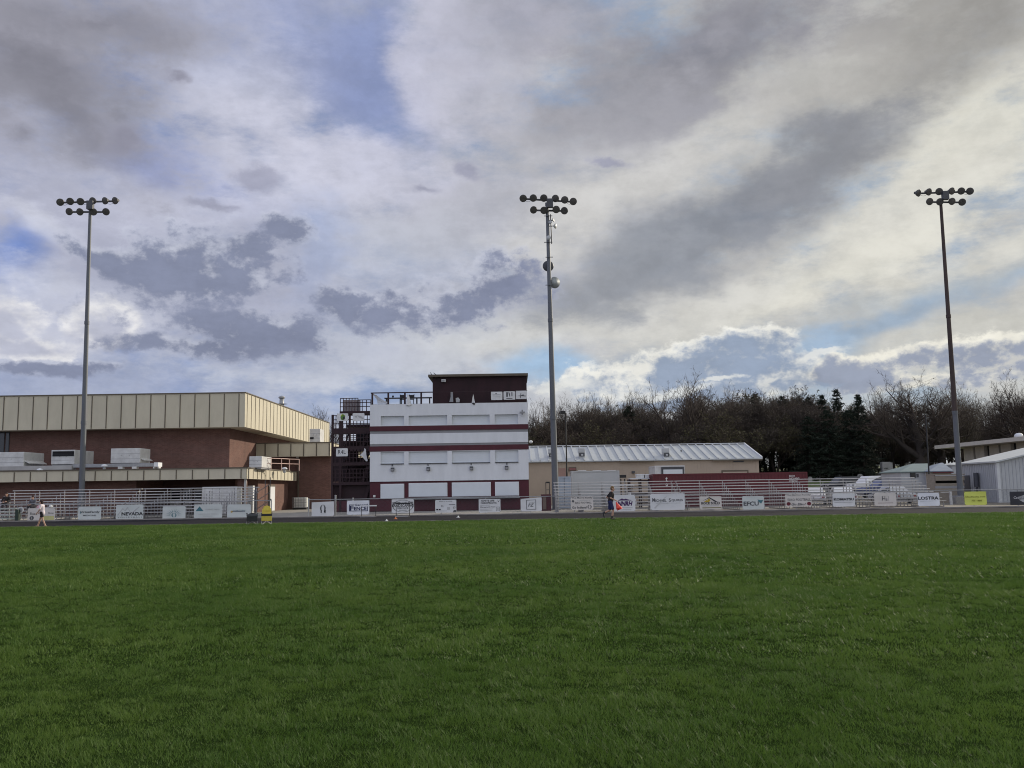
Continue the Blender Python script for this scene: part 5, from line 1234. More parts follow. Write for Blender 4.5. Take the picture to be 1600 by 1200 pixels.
def dish(label, x, y, r, Y, ax_, m, hub=False):
    p = at(x, y, Y); t = thing('antenna_dish', label, 'antenna', p, group='antennas on the middle light tower')
    d = Vector(ax_).normalized()
    mb = MB(); mb.lathe((0,0,0), d, [(0, r*.25), (r*.10, r*.62), (r*.25, r*.92), (r*.36, r), (r*.40, r)], 22); mb.build('bowl', m, t, smooth=True, local=True)
    mb = MB(); mb.lathe(-d*.12, d, [(0, r*.22), (.13, r*.26)], 12); mb.build('hub', M_dgrey, t, local=True)
    px = axc(p.z); mb = MB(); mb.bar(-d*.05, Vector((px - p.x, 72.4 - Y, 0)), .05); mb.build('bracket', M_dgrey, t, local=True)
    return t
M_dish = mat('pale_dish_plastic', (.42, .43, .43), .5)
dish('large dark drum antenna behind the middle light pole', 857, 415, .455, 72.85, (-.1, 1, 0), M_dgrey)
dish('large pale grey dish antenna below the dark drum', 865.3, 442, .47, 72.9, (.35, -1, -.1), mat('grey_dish', (.27, .29, .30), .45, metal=.3))
dish('small pale round antenna low on the side mast, in front of the pole', 857.2, 371.8, .19, 72.0, (-.1, -1, 0), M_dish)
dish('small white round antenna highest on the side mast', 863.6, 344.3, .17, 72.5, (.9, -.5, .2), M_dish)
dish('small pale round antenna just left of the side mast', 860.0, 347.5, .15, 72.1, (-.4, -1, 0), M_dish)
dish('small grey bowl antenna sticking out furthest from the side mast', 866.6, 353.2, .21, 72.4, (.8, -.6, -.2), M_dish)
a, b = at(860.2, 335, 72.4), at(862.2, 381, 72.4)
t = thing('side_mast', 'thin dark mast clamped alongside the middle light pole', 'mast', b)
mb = MB(); mb.tube(a, b, .045, n=8); mb.build('mast_tube', M_dgrey, t)
for y in (338.5, 379.5): q = at(857.5, y, 72.4); mb = MB(); mb.bar((q.x - .38, 72.2, q.z), (q.x + .28, 72.2, q.z), .05); mb.build('clamp', M_dgrey, t)
for y in (403, 446.5): q = at(858, y, 72.4); mb = MB(); mb.bar((q.x - .3, 72.15, q.z), (q.x + .3, 72.15, q.z), .05); mb.build('clamp', M_dgrey, t)
# street lamps
def lamp(label, bx, by, tx, ty, Y, r, head):
    B, T = at(bx, by, Y), at(tx, ty, Y)
    t = thing('street_lamp', label, 'street lamp', (B.x, Y, float(hill(B.x, Y))))
    mb = MB(); mb.tube((B.x, Y, float(hill(B.x, Y))), T, r, r*.8, 10); mb.build('pole', M_blk, t)
    if head:
        mb = MB(); pbox(mb, *head, Y - .2, .45); bevel(mb.build('lamp_head', M_blk, t), .03)
        mb = MB(); q = at((head[0] + head[1])/2, head[3], Y); mb.box(q.x - .22, q.x + .22, Y - .12, Y + .15, q.z - .03, q.z - .002); mb.build('lens', M_grey, t)
    return t
lamp('black street lamp with a box head in front of the ribbed roof', 886.3, 770, 883.8, 645, 84, .075, (875.6, 883.8, 641.8, 646.6))
lamp('plain black lamp post between the two hipped sheds', 1453, 770, 1446.5, 648, 83, .07, None)

# ------------------------------------------------------------------ hurdles, chairs, cones
def hurdle(label, x0, x1, yt, Y, board):
    X0, X1 = at(x0, yt, Y).x, at(x1, yt, Y).x; Z = at((x0+x1)/2, yt, Y).z
    t = thing('hurdle', label, 'hurdle', ((X0+X1)/2, Y, .01), group='track hurdles by the fence')
    mb = MB(); mb.box(X0, X1, Y, Y + .03, Z - .07, Z + .01); mb.build('top_bar', board, t)
    for xx in (X0 + .06, X1 - .06):
        mb = MB(); mb.tube((xx, Y + .04, .03), (xx, Y + .04, Z - .05), .022, n=8); mb.tube((xx, Y - .5, .03), (xx, Y + .1, .03), .022, n=8); mb.build('leg', M_blk, t)
    mb = MB(); mb.tube((X0 + .06, Y - .5, .035), (X1 - .06, Y - .5, .035), .022, n=8); mb.build('foot_bar', M_alud, t)
hurdle('hurdle with a white top board in front of the FENCE banner', 563, 588.5, 789.5, 60.3, M_wink)
hurdle('hurdle with a dark top bar in front of the oval logo banner', 617.5, 641, 786, 60.2, M_blk)
def camp_chair(label, cx, foot, Y, seat_m, band_m, leg_m, w, h, high):
    p = at(cx, foot, Y); t = thing('camp_chair', label, 'chair', (p.x, Y, .0), R(15), group='camp chairs at the edge of the field')
    s = .36
    mb = MB()
    prof = [(-w/2, s*.95), (-w/2 - .02, s + .12), (-w/2 + .03, h*.8), (-w/2 + .12, h*.96), (0, h), (w/2 - .12, h*.96), (w/2 - .03, h*.8), (w/2 + .02, s + .12), (w/2, s*.95)]
    mb.prism(prof, (0, .1, 0), (1, 0, 0), (0, .22, 1), (0, .05, 0)); mb.build('backrest', seat_m, t, local=True)
    mb = MB(); mb.box(-w/2, w/2, -.42, .16, s - .04, s + .02); bevel(mb.build('seat', seat_m, t, local=True), .02)
    mb = MB(); mb.box(-w/2 - .02, w/2 + .02, -.50, -.46, s + .09, s + .21); bevel(mb.build('front_band', band_m, t, local=True), .015)
    mb = MB(); mb.box(-w/2 - .01, w/2 + .01, -.49, -.45, s - .17, s + .085); bevel(mb.build('skirt', seat_m, t, local=True), .015)
    for sx in (-1, 1):
        mb = MB(); mb.box(sx*w/2 - .035, sx*w/2 + .035, -.44, .14, s + .22, s + .26); mb.build('armrest', band_m, t, local=True)
        mb = MB(); mb.tube((sx*(w/2 - .02), -.45, 0), (-sx*(w/2 - .04), .2, s), .014, n=6); mb.tube((sx*(w/2 - .02), .22, 0), (-sx*(w/2 - .04), -.42, s), .014, n=6); mb.build('leg', leg_m, t, local=True)
        mb = MB(); mb.tube((sx*(w/2), -.43, 0), (sx*(w/2), -.43, s + .22), .013, n=6); mb.build('leg', leg_m, t, local=True)
    if high: mb = MB(); mb.prism([(-.16, h*.72), (.16, h*.72), (.13, h*.93), (-.13, h*.93)], (0, .055, 0), (1, 0, 0), (0, .22, 1), (0, .035, 0)); mb.build('head_cushion', seat_m, t, local=True)
    return t
camp_chair('high backed yellow camp chair with a black front band', 416.5, 817.5, 49.6, mat('yellow_canvas', (.52, .42, .07), .8, var=.15, scale=6), M_blk, M_alu, .52, 1.0, True)
camp_chair('low black camp chair beside the pale banner and the yellow chair', 394, 818.5, 49.4, M_blk, M_dgrey, M_alud, .54, .62, False)
for x, y, l, m in ((604, 814.5, 'small white marker cone on the turf, nearest of the three', M_vinyl), (618, 811.2, 'small orange marker cone near the track edge', mat('orange_plastic', (.55, .16, .04), .5)), (716, 808.8, 'small white marker cone on the track edge', M_vinyl)):
    g = on_ground(x, y); t = thing('marker_cone', l, 'cone', (g.x, g.y, .004), group='marker cones on the grass')
    mb = MB(); mb.lathe((0,0,.01), (0,0,1), [(0,.07),(.015,.06),(.10,.025),(.11,.01)], 14); mb.build('cone', m, t, smooth=True, local=True); mb = MB(); mb.box(-.11,.11,-.11,.11,.0,.014); mb.build('base', m, t, local=True)

# ------------------------------------------------------------------ people
M_skin = mat('skin', (.42, .25, .18), .6, var=.08, scale=8); M_blackshirt = mat('black_cotton', (.022, .018, .018), .9, var=.2, scale=9); M_navysh = mat('navy_shorts', (.022, .028, .09), .85, var=.2, scale=9)
M_blond = mat('dark_blond_hair', (.17, .105, .05), .8, var=.3, scale=30); M_dhair = mat('dark_hair', (.030, .016, .013), .8, var=.3, scale=30); M_shirtw = mat('white_tshirt', (.66, .58, .60), .85, var=.05, scale=6); M_dshorts = mat('dark_shorts', (.02, .016, .018), .9)
M_shoe = mat('dark_shoe', (.03, .03, .035), .6); M_sole = mat('white_sock', (.6, .6, .6), .8); M_greyjk = mat('grey_jacket', (.10, .10, .115), .9, var=.2); M_pants = mat('dark_trousers', (.03, .025, .028), .9)
def melt(mb, name, m, parent, vox, disp=None):
    o = mb.build(name, m, parent, smooth=True, local=True)
    md = o.modifiers.new('r', 'REMESH'); md.mode = 'VOXEL'; md.voxel_size = vox; md.use_smooth_shade = True
    sm = o.modifiers.new('s', 'SMOOTH'); sm.factor = .5; sm.iterations = 3
    dg = bpy.context.evaluated_depsgraph_get(); me = bpy.data.meshes.new_from_object(o.evaluated_get(dg))
    o.modifiers.clear(); o.data = me
    if not me.materials: me.materials.append(m)
    return o
def limb(mb, pts, rs, n=12):
    for (a, b), (r, q) in zip(zip(pts, pts[1:]), zip(rs, rs[1:])): mb.tube(a, b, r, q, n)
    for p, r in zip(pts, rs): mb.ball(p, r*.99, n=12, m=8)
def V3(*a): return Vector(a)
def person(label, loc, rz, J, look, clothes, scale=1.0):
    """J: joints in a frame with x forward, y left, z up; metres for a 1.75 m body"""
    t = thing('person', label, 'person', loc, rz); t.scale = (scale,)*3
    J = {k: V3(*v) for k, v in J.items()}
    body = MB()
    limb(body, [J['pel'], J['wst'], J['chs'], J['nkb']], [.135, .12, .135, .07])
    sd = J['shl'] - J['shr']; limb(body, [J['shr'], J['chs'] + V3(0, 0, .06), J['shl']], [.06, .10, .06])
    limb(body, [J['hpr'], J['pel'], J['hpl']], [.10, .11, .10])
    limb(body, [J['nkb'], J['nkt']], [.058, .052])
    h = J['head']; f = V3(*look).normalized(); side = V3(0, 0, 1).cross(f).normalized(); up = f.cross(side)
    P = lambda a, b, c: h + f*a + side*b + up*c
    body.ball(P(-.005, 0, .03), .093, .08, .105); body.ball(P(.03, 0, -.055), .062, .06, .075); body.tube(P(.085, 0, -.005), P(.112, 0, -.035), .012, .02, 8); body.ball(P(.106, 0, -.03), .018)
    body.ball(P(.07, 0, -.105), .028); body.ball(P(.075, 0, -.075), .024, .034, .014)
    for s in (-1, 1): body.ball(P(-.01, s*.083, -.01), .026, .014, .036)
    for s, S, E_, W, K, A in (('r', 'shr', 'elr', 'wrr', 'knr', 'anr'), ('l', 'shl', 'ell', 'wrl', 'knl', 'anl')):
        limb(body, [J[S], J[E_], J[W]], [.055, .042, .028])
        d = (J[W] - J[E_]).normalized(); sg = -1 if s == 'r' else 1
        n = d.cross(V3(1, 0, .01)).normalized() if abs(d.x) < .8 else d.cross(V3(0, 0, 1)).normalized(); k = d.cross(n).normalized()
        limb(body, [J[W], J[W] + d*.085], [.030, .036])
        for i, L in enumerate((.062, .074, .070, .052)):
            b = J[W] + d*.09 + n*(.026*(i - 1.5)*.8)
            c = b + d*L*.5 + k*.004; e = c + d*L*.35 + k*L*.35
            limb(body, [b, c, e], [.0105, .0095, .008], 8)
        b = J[W] + d*.035 + n*.034; limb(body, [b, b + n*.028 + d*.03 + k*.01, b + n*.03 + d*.06 + k*.02], [.0125, .011, .009], 8)
        limb(body, [J['hp' + s], J[K], J[K]*.45 + J[A]*.55 + (J['hp' + s] - J[K])*0, J[A]], [.088, .058, .056, .038])
        fd = V3(*clothes.get('foot_' + s, (1, 0, 0))).normalized()
        limb(body, [J[A] - V3(0,0,.02), J[A] + fd*.13 - V3(0, 0, .045)], [.04, .03])
    melt(body, 'body', clothes.get('skin', M_skin), t, .0085)
    eye = MB()
    for s in (-1, 1): eye.ball(P(.077, s*.032, .012), .011)
    eye.build('eye', M_blk, t, smooth=True, local=True)
    hair = MB(); hair.ball(P(-.018, 0, .052), .102, .09, .098); hair.ball(P(-.045, 0, .0), .075, .083, .085)
    if clothes.get('long_hair'): hair.ball(P(-.07, 0, -.06), .06, .085, .11); hair.ball(P(-.07, 0, .02), .085, .095, .10)
    melt(hair, 'hair', clothes['hair'], t, .012)
    sh = MB(); lo = J['pel'].lerp(J['wst'], clothes.get('hem', .2))
    limb(sh, [lo, J['wst'], J['chs'], J['chs'] + (J['nkb'] - J['chs'])*.55], [clothes.get('hem_r', .155), .148, .158, .10]); limb(sh, [J['shr'], J['chs'] + V3(0, 0, .06), J['shl']], [.076, .13, .076])
    for S, E_, W in (('shr', 'elr', 'wrr'), ('shl', 'ell', 'wrl')):
        if clothes.get('long'): limb(sh, [J[S], J[E_], J[W]], [.074, .058, .045])
        else: limb(sh, [J[S], J[S].lerp(J[E_], .72)], [.074, .064])
    melt(sh, 'shirt', clothes['shirt'], t, .014)
    so = MB(); limb(so, [J['pel'].lerp(J['wst'], .35), J['pel']], [.145, .15]); limb(so, [J['hpr'], J['pel'], J['hpl']], [.112, .12, .112])
    for s in 'rl':
        H, K, A = J['hp' + s], J['kn' + s], J['an' + s]
        if clothes.get('trousers'): limb(so, [H, K, A], [.105, .076, .06])
        else: limb(so, [H, H.lerp(K, clothes.get('leg', .85))], [.108, .092])
    melt(so, 'trousers' if clothes.get('trousers') else 'shorts', clothes['short'], t, .014)
    for s in 'rl':
        A = J['an' + s]; fd = V3(*clothes.get('foot_' + s, (1, 0, 0))).normalized()
        fo = MB(); limb(fo, [A - fd*.05 - V3(0,0,.035), A + fd*.07 - V3(0, 0, .045), A + fd*.165 - V3(0, 0, .052)], [.042, .045, .034]); melt(fo, 'shoe', clothes['shoe'], t, .011)
        so_ = MB(); K = J['kn' + s]; limb(so_, [A + (K - A)*.02, A + (K - A)*.22], [.046, .052]); melt(so_, 'sock', clothes.get('sock', M_shoe), t, .012)
    return t
g = on_ground(954.5, 812.3)
runner = person('young runner in a black T-shirt and navy shorts carrying red cones', (g.x, g.y, .0), 0.0, dict(
    pel=(.0, 0, .95), wst=(.03, 0, 1.08), chs=(.06, 0, 1.30), nkb=(.085, 0, 1.45), nkt=(.11, 0, 1.53), head=(.13, 0, 1.62),
    shr=(.05, -.18, 1.40), shl=(.07, .18, 1.40), elr=(-.02, -.27, 1.14), wrr=(.24, -.24, 1.02), ell=(-.16, .26, 1.18), wrl=(.02, .20, 1.03),
    hpr=(.0, -.09, .92), hpl=(.0, .09, .92), knr=(.12, -.10, .50), anr=(.05, -.10, .10), knl=(-.04, .09, .49), anl=(-.37, .10, .36)), (1, -.1, -.06),
    dict(hair=M_blond, shirt=M_blackshirt, short=M_navysh, shoe=M_shoe, leg=.78, foot_r=(1, 0, -.03), foot_l=(.25, 0, -1), sock=M_blk))
# stack of red cones in the runner's hand
c = Vector((g.x + .27, g.y - .24, .93)); t = thing('red_cone_stack', 'bright orange red stack of soft cones held by the runner', 'cones', (c.x, c.y, c.z - .32))
M_red = mat('orange_red_plastic', (.70, .07, .045), .5, var=.1)
d = Vector((.42, -.05, -1)).normalized()
for k in range(3): mb = MB(); o_ = Vector((0, 0, .32)) + d*.045*k + Vector((.012*k, 0, 0)); mb.lathe(o_, d, [(0, .02), (.30, .13), (.315, .16), (.335, .16)], 16); mb.build('cone', M_red, t, smooth=False, local=True)
g = on_ground(65, 823.8)
person('child in a white T-shirt and dark shorts striding in front of the cream banner', (g.x, g.y, 0), math.pi, dict(
    pel=(.0, 0, .94), wst=(.02, 0, 1.07), chs=(.03, 0, 1.29), nkb=(.05, 0, 1.44), nkt=(.08, 0, 1.52), head=(.11, 0, 1.60),
    shr=(.03, -.18, 1.39), shl=(.03, .18, 1.39), elr=(.10, -.24, 1.14), wrr=(.26, -.2, .98), ell=(.06, .25, 1.12), wrl=(.22, .22, .93),
    hpr=(.0, -.09, .92), hpl=(.0, .09, .92), knr=(.17, -.10, .52), anr=(.30, -.10, .10), knl=(-.10, .10, .50), anl=(-.28, .10, .11)), (1, 0, -.2),
    dict(hair=M_dhair, long_hair=True, shirt=M_shirtw, short=M_dshorts, shoe=mat('tan_shoe', (.30, .22, .16), .7), leg=.55, hem=-.35, hem_r=.17, foot_r=(1, 0, .1), foot_l=(1, 0, -.25), sock=M_skin), .84)
sit = dict(pel=(.0, 0, .10), wst=(.03, 0, .23), chs=(.07, 0, .44), nkb=(.09, 0, .58), nkt=(.12, 0, .66), head=(.14, 0, .75),
    shr=(.07, -.19, .53), shl=(.07, .19, .53), elr=(.20, -.27, .28), wrr=(.40, -.14, .22), ell=(.20, .27, .28), wrl=(.40, .12, .24),
    hpr=(.0, -.10, .09), hpl=(.0, .10, .09), knr=(.44, -.13, .10), anr=(.42, -.13, -.34), knl=(.44, .13, .10), anl=(.46, .13, -.34))
p = at(11, 790, 65.6); person('seated spectator in dark clothes on the end of the bleachers at the picture edge', (p.x, 65.55, .46 + .206*3 + .02), -math.pi/2 + .2, sit, (1, .1, -.15),
    dict(hair=M_dhair, shirt=M_blackshirt, short=M_pants, shoe=M_shoe, trousers=True, long=True), 1.0)
p = at(52.5, 790, 65.0); person('seated spectator in a grey jacket on the bleachers behind the cream banner', (p.x, 65.0, .46 + .206*2 + .02), -math.pi/2 - .15, sit, (1, -.4, -.1),
    dict(hair=M_dhair, shirt=M_greyjk, short=M_pants, shoe=M_shoe, trousers=True, long=True), .95)
p = at(60, 793, 64.6); t = thing('backpack', 'small pink bag on the bleachers beside the grey jacket spectator', 'bag', (p.x, 64.62, .46 + .206*1 + .025))
M_pink = mat('pink_fabric', (.55, .33, .36), .9)
mb = MB(); mb.ball((0, 0, .17), .15, .11, .18); mb.build('body', M_pink, t, smooth=True, local=True); mb = MB(); mb.ball((0, -.1, .12), .1, .05, .09); mb.build('pocket', M_pink, t, smooth=True, local=True)
p = at(81.5, 790, 65.2); t = thing('baseball_cap', 'white cap left lying on the bleachers', 'cap', (p.x, 65.0, .46 + .206*2 + .022))
mb = MB(); mb.ball((0, 0, .06), .13, .13, .12); mb.build('crown', M_vinyl, t, smooth=True, local=True); mb = MB(); mb.box(-.1, .1, -.24, -.08, .0, .02); bevel(mb.build('brim', M_vinyl, t, local=True), .01)

# ------------------------------------------------------------------ vehicles in the yard
def car_paint(n, c): return mat(n, c, .22, metal=.15, var=.04, spec=.6)
M_tyre = mat('tyre_rubber', (.018, .018, .019), .85); M_rim = mat('wheel_rim', (.4, .4, .42), .35, metal=.8); M_chrome = mat('lamp_glass', (.55, .56, .58), .15, metal=.4)
M_tail = mat('tail_lamp', (.25, .015, .012), .3)
def vehicle(label, cat, name, loc, rz, paint, prof, cab, W, wheels, wr, group=None, bed=None):
    """prof: body side outline (x along, z); cab: glasshouse outline; both pushed across the width"""
    t = thing(name, label, cat, loc, rz, group)
    mb = MB(); mb.prism(prof, (0, -W/2, 0), (1, 0, 0), (0, 0, 1), (0, W, 0)); bevel(mb.build('body', paint, t, local=True), .07, 3)
    mb = MB(); n = len(cab); ins = .16
    lo = min(z for _, z in cab); hi = max(z for _, z in cab)
    iw = lambda z: W/2 - .03 - ins*(z - lo)/(hi - lo)
    mb.add([(x, -iw(z), z) for x, z in cab] + [(x, iw(z), z) for x, z in cab], [tuple(range(n)), tuple(range(2*n-1, n-1, -1))] + [(k, n+k, n+(k+1) % n, (k+1) % n) for k in range(n)])
    c = mb.build('cabin', paint, t, local=True); bevel(c, .04)
    x0, x1 = min(x for x, z in cab if z == hi), max(x for x, z in cab if z == hi); xa, xb = cab[0][0], cab[-1][0]
    zz0, zz1 = lo + .06, hi - .09; f0, f1 = .12, .86
    xl = lambda f: xa + (x0 - xa)*f; xr = lambda f: xb + (x1 - xb)*f
    for s in (-1, 1):
        mid = (x0 + x1)/2
        for a0, a1, b0, b1 in ((xl(f0) + .12, mid - .05, xl(f1) + .12, mid - .05), (mid + .05, xr(f0) - .12, mid + .05, xr(f1) - .12)):
            mb = MB(); y0, y1 = s*(iw(zz0) + .012), s*(iw(zz1) + .012); mb.quad((a0, y0, zz0), (a1, y0, zz0), (b1, y1, zz1), (b0, y1, zz1)); mb.build('window', M_glass, t, local=True)
    for xs, f in ((xl, -1), (xr, 1)):
        mb = MB(); o_ = .014*f; mb.quad((xs(f0) + o_, -iw(zz0) + .1, zz0), (xs(f0) + o_, iw(zz0) - .1, zz0), (xs(f1) + o_, iw(zz1) - .1, zz1), (xs(f1) + o_, -iw(zz1) + .1, zz1)); mb.build('windscreen', M_glass, t, local=True)
    for x in wheels:
        for s in (-1, 1):
            mb = MB(); mb.lathe((x, s*(W/2 - .22), wr), (0, s, 0), [(0, wr*.8), (.02, wr), (.2, wr), (.235, wr*.85)], 20); w = mb.build('wheel', M_tyre, t, local=True)
            mb = MB(); mb.lathe((x, s*(W/2 + .016), wr), (0, s, 0), [(0, wr*.6), (.012, wr*.5)], 16); mb.build('rim', M_rim, parent=w, local=True)
    X0, X1 = min(x for x, _ in prof), max(x for x, _ in prof); zl = lo - .22
    for s in (-1, 1):
        mb = MB(); mb.box(X0 - .012, X0 + .05, s*W*.36 - .17, s*W*.36 + .17, zl - .12, zl + .04); mb.build('headlight', M_chrome, t, local=True)
        mb = MB(); mb.box(X1 - .05, X1 + .012, s*W*.40 - .1, s*W*.40 + .1, zl - .1, zl + .08); mb.build('tail_light', M_tail, t, local=True)
        mb = MB(); mb.box(xl(.2) + .1, xl(.2) + .28, s*(W/2 + .02) - .09, s*(W/2 + .02) + .09, lo + .02, lo + .18); mb.build('mirror', paint, t, local=True)
    mb = MB(); mb.box(X0 - .05, X0 + .02, -W*.46, W*.46, .38, .55); mb.build('bumper', M_grey, t, local=True); mb = MB(); mb.box(X1 - .02, X1 + .05, -W*.46, W*.46, .38, .55); mb.build('bumper', M_grey, t, local=True)
    return t
sedan = [(-2.25, .32), (-2.3, .62), (-2.2, .78), (-1.0, .92), (1.5, .95), (2.25, .88), (2.3, .5), (2.2, .32)]; sedc = [(-1.05, .9), (-.35, 1.42), (.75, 1.44), (1.5, .93)]
pick = [(-2.8, .45), (-2.85, .85), (-2.7, 1.08), (-1.35, 1.18), (2.75, 1.16), (2.8, .6), (2.7, .45)]; pickc = [(-1.45, 1.15), (-.75, 1.88), (.85, 1.9), (1.0, 1.15)]
suv = [(-2.3, .4), (-2.38, .8), (-2.2, 1.0), (-1.2, 1.08), (2.25, 1.08), (2.35, .6), (2.25, .4)]; suvc = [(-1.25, 1.05), (-.6, 1.72), (1.9, 1.74), (2.2, 1.05)]
P_w = car_paint('white_car_paint', (.70, .70, .70)); P_s = car_paint('silver_car_paint', (.42, .43, .45)); P_d = car_paint('dark_car_paint', (.03, .032, .04)); P_b = car_paint('blue_car_paint', (.07, .09, .19))
def park(x, Y): q = at(x, 760, Y); return (q.x, Y, float(hill(q.x, Y)))
vehicle('white pickup truck parked on the slope below the cemetery lawn', 'pickup truck', 'parked_pickup', park(1362, 104), .25, P_w, pick, pickc, 1.95, (-1.8, 1.75), .40)
vehicle('blue and white pickup truck parked close behind the bleachers', 'pickup truck', 'parked_pickup', park(1384, 96), .1, P_b, pick, [(-1.45, 1.15), (-.75, 1.88), (2.6, 1.9), (2.7, 1.15)], 1.95, (-1.8, 1.75), .40)
vehicle('dark sport utility vehicle parked under the conifers', 'car', 'parked_car', park(1318, 106), .2, P_d, suv, suvc, 1.9, (-1.5, 1.45), .37)
vehicle('white sedan parked behind the bleachers beside the maroon container', 'car', 'parked_car', park(1272, 79), -1.9, P_w, sedan, sedc, 1.8, (-1.4, 1.4), .33)
vehicle('white sedan showing above the KOMATSU banner', 'car', 'parked_car', park(1314, 79), -1.75, P_w, sedan, sedc, 1.8, (-1.4, 1.4), .33)
vehicle('silver sedan behind the bleachers next to the teal roofed shed', 'car', 'parked_car', park(1392, 80), -1.4, P_s, sedan, sedc, 1.8, (-1.4, 1.4), .33)
# golf cart behind the bleachers
p = at(971, 775, 74.5); t = thing('golf_cart', 'white golf cart behind the bleachers, above the purple lettered banner', 'golf cart', (p.x, 74.5, .01), 0)
mb = MB(); mb.prism([(-1.15, .28), (-1.15, .75), (-.55, .8), (-.35, .42), (.2, .42), (.3, .7), (1.1, .72), (1.15, .3)], (0, -.58, 0), (1, 0, 0), (0, 0, 1), (0, 1.16, 0)); bevel(mb.build('body', P_w, t, local=True), .05)
mb = MB(); mb.box(-.85, 1.0, -.58, .58, 1.82, 1.9); bevel(mb.build('roof', P_w, t, local=True), .03)
mb = MB(); mb.box(.15, .65, -.5, .5, .72, .88); mb.build('seat', M_vinyl, t, local=True); mb = MB(); mb.box(.6, .72, -.5, .5, .9, 1.3); mb.build('backrest', M_vinyl, t, local=True)
for xx in (-.75, .9):
    for s in (-1, 1): mb = MB(); mb.tube((xx, s*.5, .7), (xx*.95, s*.5, 1.83), .02, n=6); mb.build('roof_post', M_blk, t, local=True)
for xx in (-.8, .75):
    for s in (-1, 1): mb = MB(); mb.lathe((xx, s*.45, .24), (0, s, 0), [(0, .2), (.02, .24), (.14, .24), (.16, .18)], 16); mb.build('wheel', M_tyre, t, local=True)
# ------------------------------------------------------------------ trees
M_bark = mat('dark_bark', (.042, .034, .029), .95, var=.3, scale=3); M_twig = mat('brown_twig', (.055, .042, .034), .95, var=.3, scale=.6)
M_twig_l = mat('pale_twig', (.115, .094, .072), .95, var=.3, scale=.6)
M_bud = mat('olive_bud', (.082, .074, .034), .95, var=.35, scale=.35); M_budr = mat('reddish_bud', (.066, .048, .035), .95, var=.35, scale=.35)
M_needle = mat('conifer_needle', (.011, .020, .010), .9, var=.4, scale=.5)
def tubes_mesh(P0, P1, R0, R1, ns):
    """many tapered tubes at once"""
    P0 = np.array(P0); P1 = np.array(P1); R0 = np.array(R0); R1 = np.array(R1); n = len(P0)
    d = P1 - P0; d /= np.linalg.norm(d, axis=1, keepdims=True) + 1e-9
    up = np.where(np.abs(d[:, 2:3]) < .9, np.array([[0, 0, 1.]]), np.array([[1., 0, 0]]))
    a = np.cross(d, up); a /= np.linalg.norm(a, axis=1, keepdims=True) + 1e-9; b = np.cross(d, a)
    an = np.arange(ns) * 2 * math.pi / ns
    ring = a[:, None, :] * np.cos(an)[None, :, None] + b[:, None, :] * np.sin(an)[None, :, None]
    v = np.concatenate([P0[:, None] + ring * R0[:, None, None], P1[:, None] + ring * R1[:, None, None]], 1).reshape(-1, 3)
    base = (np.arange(n) * 2 * ns)[:, None, None]; k = np.arange(ns)
    q = np.stack([k, (k + 1) % ns, ns + (k + 1) % ns, ns + k], -1)[None]
    return v, (base + q).reshape(-1, 4)
def raw_mesh(name, V, F, mats, mi=None, smooth=False):
    me = bpy.data.meshes.new(name); n = len(F); k = F.shape[1]
    me.vertices.add(len(V)); me.vertices.foreach_set('co', V.astype(np.float32).ravel())
    me.loops.add(n * k); me.loops.foreach_set('vertex_index', F.astype(np.int32).ravel())
    me.polygons.add(n); me.polygons.foreach_set('loop_start', np.arange(0, n * k, k, dtype=np.int32)); me.polygons.foreach_set('loop_total', np.full(n, k, dtype=np.int32))
    for m in mats: me.materials.append(m)
    if mi is not None: me.polygons.foreach_set('material_index', mi.astype(np.int32))
    me.update(calc_edges=True)
    return me
